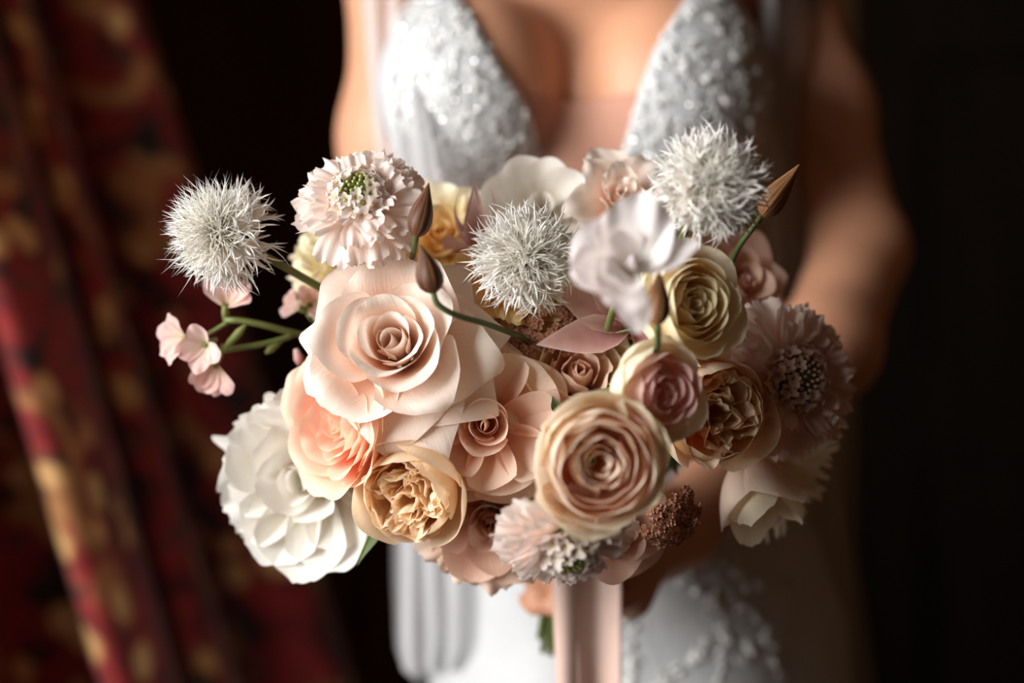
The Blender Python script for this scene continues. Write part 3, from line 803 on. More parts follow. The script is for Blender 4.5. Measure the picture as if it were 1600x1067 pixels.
def flower(name, label, cat, px, py, D, R, d, layers, roll=0, seed=1, lift=0.5, group='flowers of the bouquet', stem=True, sepals=True, jit=6, srad=0.0022, tilt=None):
    rng = np.random.default_rng(seed)
    loc, q, ax = pose(px, py, D, d, roll, lift * R)
    root = tag(empty(name, loc, q), label, cat, group)
    for ly in layers:
        ly = dict(ly); n = ly.pop('n'); mat = ly.pop('mat'); start = ly.pop('phi', None); angs = ly.pop('angs', None); step = ly.pop('step', None)
        off = ly.pop('off', None); Ls = ly.pop('Ls', None); lj = ly.pop('lj', 0.05); pname = ly.pop('part', 'petal')
        for i in range(n):
            t = i / max(1, n - 1)
            kw = {a: lerp_spec(b_, t) for a, b_ in ly.items()}
            phi = angs[i] if angs else (start or 0) + i * (step if step else 360 / n) + rng.uniform(-jit, jit)
            kw['L'] = (Ls[i] if Ls else kw['L']) * R * (1 + rng.uniform(-lj, lj)); kw['W'] = kw['W'] * R * (1 + rng.uniform(-lj, lj))
            kw['r0'] = kw.get('r0', 0.05) * R; kw['z0'] = kw.get('z0', 0.0) * R
            kw['th1'] = kw['th1'] + rng.uniform(-4, 4)
            kw['nu'] = int(kw.get('nu', 13)); kw['nv'] = int(kw.get('nv', 11))
            P, F, uv = petal_geo(rng, phi=phi, **kw)
            if off:                                       # petal tuft standing away from the axis
                a = math.radians(off[1] if not isinstance(off[1], str) else 0)
                P = P + np.array([off[0] * R * math.cos(a), off[0] * R * math.sin(a), (off[2] if len(off) > 2 else 0) * R])
            mesh_obj(pname, P, F, M[mat], root, uv)
    if sepals: calyx(root, R, rng)
    if stem: stem_for(root, loc, q, ax, srad, leave=max(0.04, 0.88 - D), leafy=(4 if 'rose' in name else 0))
    return root, loc, q, ax, rng


def spiral(n, mat, **kw):
    return dict(n=n, mat=mat, step=137.5, **kw)


def tea_rose(inner, mid, outer, angs, nu=17, nv=15, Ls=None):
    return [
        spiral(3, inner, L=(0.66, 0.74), W=(0.30, 0.40), th0=(4, 10), th1=(-10, -6), r0=(0.05, 0.09), curl=(10, 20), vc=0.8, s=0.2, p=2.2, nu=nu, nv=nv),
        spiral(8, inner, L=(0.84, 0.94), W=(0.40, 0.58), th0=(16, 32), th1=(-6, 16), r0=(0.12, 0.20), curl=(45, 95), vc=0.76, s=0.22, p=2.0, side=0.10, ruf=0.12, frill=0.01, nu=nu, nv=nv, phi=60),
        spiral(5, mid, L=(1.0, 1.02), W=(0.66, 0.72), th0=(38, 54), th1=(24, 56), r0=(0.20, 0.22), curl=(90, 115), vc=0.68, s=0.42, p=1.5, side=0.30, ruf=0.20, frill=0.012, tip=0.05, nu=nu, nv=nv, phi=40),
        spiral(5, mid, L=(1.05, 1.1), W=(0.70, 0.72), th0=(56, 66), th1=(60, 80), r0=0.2, curl=(80, 80), vc=0.66, s=0.52, p=1.3, side=0.46, ruf=0.2, frill=0.01, tip=0.07, cup=0.8, nu=nu, nv=nv, phi=75),
        dict(n=len(angs), mat=outer, angs=angs, Ls=Ls, L=(1.02, 1.14), W=(0.72, 0.66), th0=70, th1=90, r0=0.17, curl=34, vc=0.6, s=0.58, p=1.3, side=0.42, tip=0.07, ruf=0.16, frill=0.008, cup=0.6, nu=nu + 2, nv=nv),
    ]


BQ = 'flowers of the bouquet'

# 1 ivory rose, the large one facing us
flower('garden_rose', 'large ivory rose with pointed petals, the biggest flower of the bouquet', 'rose', 612, 532, 0.780, 0.0495, (-0.08, 0.28, 1),
       tea_rose('p_ivory', 'p_ivory', 'p_ivory', [128, 88, 52, 10, -32, -66, -98, -140, 172], 21, 17, [1.04, 1.0, 1.06, 1.12, 1.14, 1.18, 0.98, 0.90, 0.98]), seed=5, lift=0.55)

# 2 peach rose, turned to the left
flower('garden_rose', 'bright peach rose opening to the left under the large ivory rose', 'rose', 520, 664, 0.803, 0.0395, (-0.70, -0.06, 0.74), [
    spiral(14, 'p_peach', L=(0.78, 1.02), W=(0.24, 0.56), th0=(8, 34), th1=(-8, 14), r0=(0.02, 0.22), curl=(15, 40), vc=0.8, s=0.22, p=2.2, ruf=0.16, fru=5, nu=15, nv=13),
    spiral(8, 'p_peach', L=(1.1, 1.18), W=(0.56, 0.68), th0=(40, 58), th1=(10, 24), r0=0.22, curl=(40, 90), vc=0.78, s=0.3, p=2.0, ruf=0.08, side=0.06, nu=17, nv=15, phi=20),
    spiral(5, 'p_peach', L=(1.22, 1.28), W=(0.74, 0.80), th0=62, th1=(22, 34), r0=0.22, curl=(60, 100), vc=0.8, s=0.36, p=1.8, ruf=0.06, side=0.1, nu=17, nv=15, phi=-30)], seed=8, lift=0.75)

# cupped garden rose: bowl of wrapped petals filled with quartered, crumpled ones
def cup_rose(inner, outer, n_out=9, quarters=4, seed=0, dens=7):
    ls = []
    rg = random.Random(seed)
    for q in range(quarters):
        a = 360 / quarters * q + rg.uniform(-12, 12)
        for k in range(dens):
            rr_ = 0.10 + 0.50 * (k + 0.6) / dens
            ls.append(dict(n=1, mat=inner, angs=[a + rg.uniform(-40, 40)], L=1.04 + 0.04 * rr_, W=0.20 + 0.16 * rg.random(), th0=8, th1=rg.uniform(-18, 14), r0=0.02, off=(rr_, a + rg.uniform(-26, 26), 0.02), curl=rg.uniform(20, 70), vc=0.72,
                           s=0.2, p=2, ruf=0.5, fru=5, side=rg.uniform(-0.3, 0.3), cup=0.5, nu=11, nv=10))
    ls.append(spiral(n_out, outer, L=(1.28, 1.55), W=(0.62, 0.78), th0=(64, 86), th1=(-22, -34), r0=(0.16, 0.10), curl=(-6, 10), vc=0.85, s=0.2, p=2.2, ruf=0.05, frill=0.012, nu=17, nv=15))
    ls.append(spiral(4, outer, L=1.55, W=0.80, th0=88, th1=(-22, -10), r0=0.10, curl=(25, 60), vc=0.86, s=0.26, p=2, ruf=0.05, nu=17, nv=15, phi=60))
    return ls

# 3 apricot cupped rose
flower('garden_rose', 'apricot cupped rose full of crumpled inner petals below the peach rose', 'rose', 648, 770, 0.795, 0.034, (-0.34, -0.22, 0.95), cup_rose('p_apricot', 'p_apricot', 10, 5, 4, 8), seed=14, lift=0.62)

# 4 open dusty blush rose with a small folded heart
flower('garden_rose', 'open dusty blush rose with loose wide petals and a small folded heart', 'rose', 760, 662, 0.80, 0.040, (0.02, 0.02, 1), [
    spiral(8, 'p_blush', L=(0.74, 0.92), W=(0.26, 0.52), th0=(8, 32), th1=(-14, 0), r0=(0.03, 0.15), curl=(0, 25), vc=0.8, s=0.4, p=1.5, nu=15, nv=13),
    dict(n=7, mat='p_blush', angs=[150, 200, 250, 300, 345, 40, 95], L=(0.98, 1.10), W=(0.70, 0.76), th0=(52, 68), th1=(46, 76), r0=0.12, curl=(14, 34), vc=0.75, s=0.3, p=2.4, ruf=0.10, side=-0.02, cup=0.9, frill=0.008, nu=19, nv=15),
    dict(n=5, mat='p_blush', angs=[235, 300, 165, 30, 95], L=1.2, W=0.66, th0=72, th1=88, r0=0.08, curl=24, vc=0.72, s=0.36, p=2, ruf=0.08, cup=0.6, nu=17, nv=13)], seed=21, lift=0.35, sepals=False)

# 5 tan peach cupped rose, half hidden
flower('garden_rose', 'small tan cupped rose half hidden between the blush rose and the pink bud', 'rose', 908, 582, 0.815, 0.039, (0.08, 0.34, 0.95), [
    spiral(8, 'p_blush', L=(0.92, 1.05), W=(0.3, 0.6), th0=(12, 36), th1=(-20, -6), r0=(0.05, 0.22), curl=(20, 50), vc=0.8, s=0.2, p=2, ruf=0.3, fru=5),
    spiral(7, 'p_tan', L=(1.15, 1.3), W=(0.56, 0.72), th0=(56, 72), th1=(-14, 14), r0=0.15, curl=(20, 70), vc=0.82, s=0.35, p=1.6, ruf=0.08, side=0.08, nu=15, nv=13),
    spiral(5, 'p_blush', L=1.35, W=0.8, th0=76, th1=(20, 42), r0=0.14, curl=60, vc=0.78, s=0.5, p=1.4, side=0.15, ruf=0.08, tip=0.05, nu=15, nv=13, phi=30)], seed=33, lift=0.65)

# globe spray roses: many tightly wrapped petals
def globe(inner, outer, n1=12, n2=14, n3=9):
    return [
        spiral(n1, inner, L=(0.92, 1.14), W=(0.15, 0.44), th0=(10, 44), th1=(-6, -28), r0=(0.05, 0.20), curl=(40, 40), vc=0.84, s=0.14, p=2.2, ruf=0.14, fru=4),
        spiral(n2, inner, L=(1.20, 1.40), W=(0.46, 0.66), th0=(54, 80), th1=(-28, -32), r0=(0.2, 0.18), curl=(45, 45), vc=0.86, s=0.16, p=2.2, ruf=0.10, nu=15),
        spiral(n3, outer, L=(1.40, 1.46), W=(0.66, 0.76), th0=(84, 94), th1=(-26, -10), r0=0.16, curl=(36, 50), vc=0.84, s=0.2, p=2.2, ruf=0.08, frill=0.014, nu=17, nv=13)]

flower('spray_rose', 'large round spray rose with many rings of peach petals, nearest to the camera', 'rose', 936, 724, 0.715, 0.0360, (0.08, 0.0, 1), globe('p_spray', 'p_spray_green', 14, 16, 9), seed=41, lift=0.75)
flower('spray_rose', 'half open pink and cream spray rose turned to the right', 'rose', 1030, 614, 0.735, 0.0285, (0.50, -0.02, 0.88), globe('p_pinkcream', 'p_cream_green', 10, 9, 8), seed=43, lift=0.75)
flower('spray_rose', 'round tan spray rose with curled petals below the white sweet pea', 'rose', 1080, 475, 0.76, 0.0320, (0.42, 0.10, 0.9), globe('p_tan', 'p_cream_green', 12, 13, 7), seed=47, lift=0.75)

# 9 apricot garden rose on the shaded side
flower('garden_rose', 'apricot garden rose in shade between the pink spray rose and the right scabiosa', 'rose', 1108, 645, 0.80, 0.0370, (0.28, 0.0, 0.96), cup_rose('p_apricot', 'p_apricot', 9, 4, 9, 8), seed=52, lift=0.6)

# 17 white blush rose at the top
flower('garden_rose', 'small white blush rose with crinkled petals at the top of the bouquet', 'rose', 972, 305, 0.835, 0.031, (0.10, 0.35, 0.9), [
    spiral(8, 'p_ivory', L=(0.75, 0.95), W=(0.22, 0.46), th0=(10, 34), th1=(-8, 20), r0=(0.02, 0.14), curl=(30, 70), vc=0.75, s=0.3, p=1.6, ruf=0.35, fru=5),
    spiral(8, 'p_ivory', L=(1.0, 1.15), W=(0.46, 0.58), th0=(44, 72), th1=(40, 84), r0=0.15, curl=70, vc=0.7, s=0.45, p=1.5, ruf=0.32, fru=5, side=0.15, tip=0.08, cup=0.7)], seed=58, lift=0.5)

# 26 dusty mauve rose low down, 30 mauve rose behind on the right
flower('garden_rose', 'dusty mauve rose low in the bouquet beside the apricot cupped rose', 'rose', 765, 812, 0.825, 0.036, (0.0, -0.20, 0.95), [
    spiral(9, 'p_mauve', L=(0.80, 0.95), W=(0.22, 0.46), th0=(8, 30), th1=(-12, 8), r0=(0.02, 0.13), curl=(20, 60), vc=0.78, s=0.22, p=2),
    spiral(9, 'p_mauve', L=(1.0, 1.15), W=(0.5, 0.64), th0=(42, 66), th1=(30, 70), r0=0.16, curl=(60, 80), vc=0.7, s=0.4, p=1.6, side=0.15, ruf=0.12),
    dict(n=4, mat='p_blush', angs=[205, 240, 275, 310], L=1.18, W=0.6, th0=70, th1=84, r0=0.16, curl=30, vc=0.7, s=0.3, p=1.8, ruf=0.3, fru=6, fr=0.05, ff=11, cup=0.5, nu=21)], seed=61, lift=0.45)
flower('garden_rose', 'dusky mauve rose in shade behind the tan spray rose and right scabiosa', 'rose', 1150, 445, 0.875, 0.040, (0.45, 0.3, 0.8), [
    spiral(7, 'p_mauve', L=(0.80, 0.95), W=(0.22, 0.46), th0=(8, 30), th1=(-12, 8), r0=(0.02, 0.13), curl=(20, 60), vc=0.78, s=0.22, p=2),
    spiral(8, 'p_mauve', L=(1.0, 1.2), W=(0.5, 0.68), th0=(42, 72), th1=(36, 84), r0=0.16, curl=(60, 50), vc=0.7, s=0.45, p=1.5, side=0.18, ruf=0.1)], seed=64, lift=0.45)

# 19 blurred peach yellow rose behind, 20 pale yellow frilled flower behind
flower('garden_rose', 'pale golden rose at the back beneath the dark brown bud', 'rose', 690, 372, 0.875, 0.037, (-0.05, 0.35, 0.9), [
    spiral(8, 'p_gold', L=(0.80, 0.95), W=(0.22, 0.46), th0=(8, 30), th1=(-12, 8), r0=(0.02, 0.13), curl=(20, 60), vc=0.78, s=0.22, p=2, ruf=0.15),
    spiral(9, 'p_yellow', L=(1.0, 1.15), W=(0.5, 0.64), th0=(42, 70), th1=(34, 78), r0=0.16, curl=(50, 60), vc=0.7, s=0.4, p=1.8, side=0.1, ruf=0.2, fru=5)], seed=67, lift=0.45)
flower('frilled_carnation', 'pale yellow frilled flower behind the large ivory rose', 'flower', 535, 418, 0.865, 0.030, (-0.35, 0.2, 0.9), [
    spiral(12, 'p_yellow', L=(0.7, 0.95), W=(0.3, 0.44), th0=(10, 40), th1=(0, 50), r0=(0.02, 0.12), curl=20, s=0.1, p=3, ruf=0.4, fru=6, fr=0.06, ff=12, frill=0.05, nu=19, wb=0.2),
    spiral(10, 'p_yellow', L=1.08, W=0.5, th0=(55, 75), th1=(60, 95), r0=0.1, curl=15, s=0.1, p=3, ruf=0.35, fru=6, fr=0.07, ff=12, frill=0.05, nu=19, wb=0.2, cup=0.5)], seed=70, lift=0.3)
# 27 golden ruffled narcissus-like flower below the central cornflower
flower('frilled_carnation', 'golden ruffled flower tucked under the central white cornflower', 'flower', 800, 462, 0.825, 0.034, (-0.05, 0.05, 1), [
    spiral(7, 'p_gold', L=(0.75, 0.9), W=(0.34, 0.5), th0=(24, 44), th1=(16, 40), r0=(0.05, 0.1), curl=50, s=0.2, p=2, ruf=0.35, fru=6, fr=0.06, ff=11, nu=19),
    spiral(8, 'p_gold', L=1.08, W=0.5, th0=(55, 72), th1=(64, 92), r0=0.1, curl=20, s=0.25, p=2, ruf=0.3, fru=6, fr=0.05, ff=10, frill=0.03, nu=19, cup=0.6)], seed=73, lift=0.2)
# 18 white flower at the top middle
flower('sweet_pea', 'white rounded blossom behind the central cornflower against the bodice', 'flower', 845, 328, 0.865, 0.040, (-0.05, 0.25, 1), [
    dict(n=7, mat='p_white', angs=[30, 75, 120, 165, 350, 210, 290], L=(0.95, 1.1), W=(0.42, 0.48), th0=(40, 66), th1=(50, 80), r0=0.05, curl=15, s=0.3, p=2.2, ruf=0.14, cup=0.8),
    spiral(4, 'p_white', L=0.6, W=0.3, th0=20, th1=10, r0=0.05, curl=20, s=0.3, p=2, ruf=0.12)], seed=76, lift=0.3, sepals=False)

# 21 white peony on the left
flower('white_peony', 'large white peony with frilled edges at the lower left', 'peony', 492, 738, 0.86, 0.052, (-0.30, -0.12, 0.95), [
    spiral(7, 'p_white', L=(0.7, 0.9), W=(0.4, 0.6), th0=(12, 40), th1=(-10, 26), r0=(0.03, 0.12), curl=20, s=0.2, p=2.4, ruf=0.2, fru=4, fr=0.03, ff=12, nu=21, nv=13),
    dict(n=7, mat='p_white', angs=[108, 140, 172, 200, 225, 70, 20], L=(1.05, 1.12), W=(0.62, 0.66), th0=(50, 66), th1=(52, 74), r0=0.1, curl=10, s=0.24, p=2.4, ruf=0.2, fru=4, fr=0.035, ff=13, frill=0.02, cup=0.9, nu=27, nv=15),
    dict(n=5, mat='p_white', angs=[160, 188, 215, 246, 120], L=(1.22, 1.12), W=(0.34, 0.4), th0=66, th1=76, r0=0.1, curl=10, s=0.2, p=2, ruf=0.25, fru=5, fin=3, fina=0.16, cup=0.7, nu=31, nv=13),
    dict(n=4, mat='p_white', angs=[268, 296, 240, 320], L=(1.30, 1.1), W=(0.66, 0.6), th0=58, th1=62, r0=0.1, curl=-6, s=0.36, p=1.9, ruf=0.08, fr=0.02, ff=11, cup=1.1, nu=21, nv=15)], seed=80, lift=0.2)

# 22 parrot tulip hanging at the lower right
flower('parrot_tulip', 'blush and cream tulip with fringed petals hanging at the lower right', 'tulip', 1176, 745, 0.835, 0.040, (0.20, -0.86, 0.42), [
    dict(n=3, mat='p_tulip_cream', angs=[-90, 30, 150], L=1.35, W=0.52, th0=70, th1=-6, k=0.5, r0=0.05, curl=14, s=0.3, p=1.8, ruf=0.10, fr=0.03, ff=8, nu=19, nv=15),
    dict(n=3, mat='p_tulip', angs=[-60, 80, 200], L=1.25, W=0.62, th0=80, th1=4, k=0.5, r0=0.06, curl=10, s=0.35, p=2, ruf=0.08, fr=0.02, ff=8, nu=19, nv=15)], seed=84, lift=0.35, sepals=False)
flower('parrot_tulip', 'cream petal fan with deep finger-like fringes behind the hanging tulip', 'tulip', 1210, 735, 0.865, 0.042, (0.45, -0.55, 0.6), [
    dict(n=5, mat='p_tulip_cream', angs=[-75, -40, -5, 60, 200], L=(1.3, 1.15), W=0.46, th0=60, th1=52, r0=0.06, curl=5, s=0.12, p=2, ruf=0.14, fin=6, fina=0.32, nu=45, nv=14, cup=0.7)], seed=86, lift=0.3, sepals=False)
# two fringed petals sticking out past the right scabiosa
flower('parrot_tulip', 'blush tulip with fringed petal tips poking out right of the shaded scabiosa', 'tulip', 1262, 610, 0.87, 0.040, (0.55, 0.0, 0.7), [
    dict(n=4, mat='p_tulip', angs=[22, -18, -42, 150], L=(1.15, 1.2), W=0.36, th0=66, th1=70, r0=0.06, curl=8, s=0.2, p=2, ruf=0.12, fin=4, fina=0.4, nu=41, nv=14, cup=0.7)], seed=88, lift=0.3, sepals=False)

# 28 dusky pink pointed petals in the middle
flower('magnolia_blossom', 'dusky pink blossom with long pointed petals in the middle of the bouquet', 'flower', 985, 512, 0.80, 0.038, (-0.15, 0.1, 1), [
    dict(n=5, mat='p_magnolia', angs=[152, 192, 118, 40, -30], L=(1.45, 1.3), W=(0.42, 0.4), th0=60, th1=72, r0=0.05, curl=10, s=0.8, p=1.3, we=0.6, vw=0.5, ruf=0.05, cup=1.3, nu=13, nv=13)], seed=90, lift=0.2, sepals=False)
flower('magnolia_blossom', 'small dusky pink pointed bud beside the pale golden rose', 'flower', 742, 372, 0.84, 0.024, (0.0, 0.86, 0.4), [
    dict(n=4, mat='p_magnolia', angs=[-90, 0, 90, 180], L=1.7, W=0.42, th0=50, th1=-22, r0=0.05, s=0.85, p=1.2, we=0.5, vw=0.4, cup=1.1, tip=0.1),
    dict(n=3, mat='p_pink', angs=[-150, -60, -100], L=0.9, W=0.5, th0=80, th1=60, r0=0.05, curl=40, s=0.3, p=2, ruf=0.2)], seed=92, lift=0.3, sepals=False)
# broad dusky petal right of the low scabiosa
flower('garden_rose', 'dusky pink rose at the bottom right of the low scabiosa', 'rose', 962, 832, 0.80, 0.032, (0.35, -0.35, 0.8), [
    spiral(6, 'p_mauve', L=(0.80, 0.95), W=(0.25, 0.46), th0=(8, 30), th1=(-12, 8), r0=(0.02, 0.13), curl=(20, 50), vc=0.78, s=0.22, p=2),
    spiral(7, 'p_mauve', L=(1.05, 1.2), W=(0.55, 0.7), th0=(50, 74), th1=(20, 64), r0=0.14, curl=30, vc=0.75, s=0.3, p=2, ruf=0.08)], seed=94, lift=0.5)

# 16 white sweet pea, close to the camera
flower('sweet_pea', 'white sweet pea tinged lilac, out of focus in front of the upper bouquet', 'flower', 985, 415, 0.69, 0.029, (0.05, 0.35, 0.95), [
    dict(n=2, mat='p_whitepink', angs=[78, 104], L=(1.30, 1.15), W=(0.55, 0.5), th0=(42, 50), th1=(52, 66), r0=0.04, curl=20, s=0.3, p=2.2, ruf=0.42, fru=4, cup=0.5, fold=-0.2),
    dict(n=2, mat='p_whitepink', angs=[170, 196], L=(1.10, 1.15), W=(0.62, 0.5), th0=(56, 62), th1=(76, 70), r0=0.04, curl=30, s=0.26, p=2.4, ruf=0.32, fru=4, cup=0.6),
    dict(n=2, mat='p_whitepink', angs=[14, 40], L=(1.25, 1.15), W=(0.36, 0.42), th0=(60, 50), th1=(70, 50), r0=0.04, curl=10, s=0.55, p=1.5, ruf=0.28, fru=4, cup=0.8),
    dict(n=3, mat='p_whitepink', angs=[232, 254, 272], L=(1.05, 1.20), W=(0.50, 0.30), th0=(50, 70), th1=(46, 84), r0=0.04, curl=-10, s=0.28, p=2.4, ruf=0.18, cup=1.0),
    dict(n=3, mat='p_whitepink', angs=[60, 180, 300], L=0.55, W=0.3, th0=30, th1=-30, r0=0.02, curl=0, s=0.3, p=2),
    dict(n=2, mat='p_whitepink', angs=[120, 215], L=0.8, W=0.34, th0=30, th1=40, r0=0.04, curl=40, s=0.3, p=2, ruf=0.4, cup=0.4)], seed=98, lift=0.2, sepals=False)


# ------------------------------------------------------------------ scabiosas
def floret_mesh():
    b = MB()
    rg = random.Random(5)
    for k in range(5):
        a = k * 72; L = 0.0042 if k else 0.0056
        P, F, uv = petal_geo(np.random.default_rng(k), L, L * 0.36, 40, 70, a, s=0.35, p=2, r0=0.0006, nu=5, nv=5, ruf=0.15, fr=0.06, ff=7, wb=0.5)
        b.add(P, F, uv)
    b.tube([(0, 0, -0.004), (0, 0, 0.0008)], [0.0006, 0.0009], 5, False)
    return b


def scabiosa(label, px, py, D, R, d, mat, seed, green=1.0, roll=0, lift=0.2):
    root, loc, q, ax, rng = flower('scabiosa_flower', label, 'scabiosa', px, py, D, R, d, [
        spiral(11, mat, L=(0.98, 1.08), W=(0.36, 0.42), th0=(74, 80), th1=(96, 112), r0=0.10, curl=20, s=0.08, p=3, ruf=0.30, fru=6, fr=0.055, ff=12, frill=0.05, wb=0.16, vw=0.85, we=0.95, nu=23, nv=10, cup=0.4),
        spiral(11, mat, L=(0.86, 0.92), W=(0.30, 0.36), th0=(58, 66), th1=(72, 92), r0=0.12, curl=20, s=0.08, p=3, ruf=0.34, fru=6, fr=0.06, ff=11, frill=0.06, wb=0.16, vw=0.85, we=0.95, nu=21, nv=9, cup=0.4, phi=30, z0=0.05),
        spiral(10, mat, L=(0.70, 0.80), W=(0.22, 0.28), th0=(40, 52), th1=(50, 72), r0=0.14, curl=20, s=0.1, p=3, ruf=0.36, fru=6, fr=0.07, ff=10, frill=0.06, wb=0.18, vw=0.85, we=0.95, nu=17, nv=8, cup=0.4, phi=50, z0=0.08)],
        roll=roll, seed=seed, lift=lift, sepals=False, srad=0.0018)
    fm = floret_mesh(); first = None
    n = 26
    for i in range(n):
        t = (i + 0.5) / n
        th = math.radians(24 + 42 * t); a = i * 2.39996
        rad = R * 0.50
        p = Vector((rad * math.sin(th) * math.cos(a), rad * math.sin(th) * math.sin(a), R * 0.16 + rad * math.cos(th)))
        nrm = Vector((math.sin(th) * math.cos(a), math.sin(th) * math.sin(a), math.cos(th)))
        if first is None:
            o = fm.build('floret', M[mat], root); first = o
        else:
            o = first.copy(); COL.objects.link(o); o.parent = root
        o.location = p; o.rotation_mode = 'QUATERNION'
        o.rotation_quaternion = nrm.to_track_quat('Z', 'Y') @ Quaternion((0, 0, 1), rng.uniform(0, 6.28))
        o.scale = (1 + 0.5 * t,) * 3
    b = MB()                                               # green unopened buds in the centre
    for i in range(46):
        t = (i + 0.5) / 46; th = math.radians(40) * math.sqrt(t); a = i * 2.39996
        rad = R * 0.50
        c = Vector((rad * math.sin(th) * math.cos(a), rad * math.sin(th) * math.sin(a), R * 0.16 + rad * math.cos(th)))
        r = 0.00115 * (0.9 + 0.5 * t)
        nrm = Vector((math.sin(th) * math.cos(a), math.sin(th) * math.sin(a), math.cos(th)))
        e1 = nrm.orthogonal().normalized(); e2 = nrm.cross(e1)
        vs = [c - nrm * r * 2]
        for lv, rr_ in ((-0.5, 0.8), (0.3, 1.0), (0.85, 0.6)):
            vs += [c + nrm * r * lv + (e1 * math.cos(k * 1.0472) + e2 * math.sin(k * 1.0472)) * r * rr_ for k in range(6)]
        vs.append(c + nrm * r * 1.1)
        fs = [(0, 1 + (k + 1) % 6, 1 + k) for k in range(6)]
        for l in range(2):
            fs += [(1 + l * 6 + k, 1 + l * 6 + (k + 1) % 6, 7 + l * 6 + (k + 1) % 6, 7 + l * 6 + k) for k in range(6)]
        fs += [(13 + k, 13 + (k + 1) % 6, 19) for k in range(6)]
        b.add(vs, fs)
    b.build('bud_cushion', M['green_bud'] if green else M[mat], root, kind='stuff')
    b = MB()
    pts = [(0, 0, -0.003), (0, 0, R * 0.2), (0, 0, R * 0.45), (0, 0, R * 0.6)]
    b.tube(pts, [R * 0.08, R * 0.26, R * 0.34, R * 0.12], 12); b.build('receptacle', M['stem'], root)
    return root


scabiosa('pale pink scabiosa with a green centre at the upper left', 562, 312, 0.79, 0.0345, (-0.05, 0.52, 0.80), 'p_scab', 101, lift=0.25)
scabiosa('dusky pink scabiosa in shade at the right edge of the bouquet', 1238, 590, 0.825, 0.0430, (0.45, 0.10, 0.85), 'p_scab_pink', 103, lift=0.25, green=0)
scabiosa('pale scabiosa at the bottom, facing downward with a dark green centre', 888, 848, 0.745, 0.035, (0.22, -0.74, 0.62), 'p_scab', 105, lift=0.25)


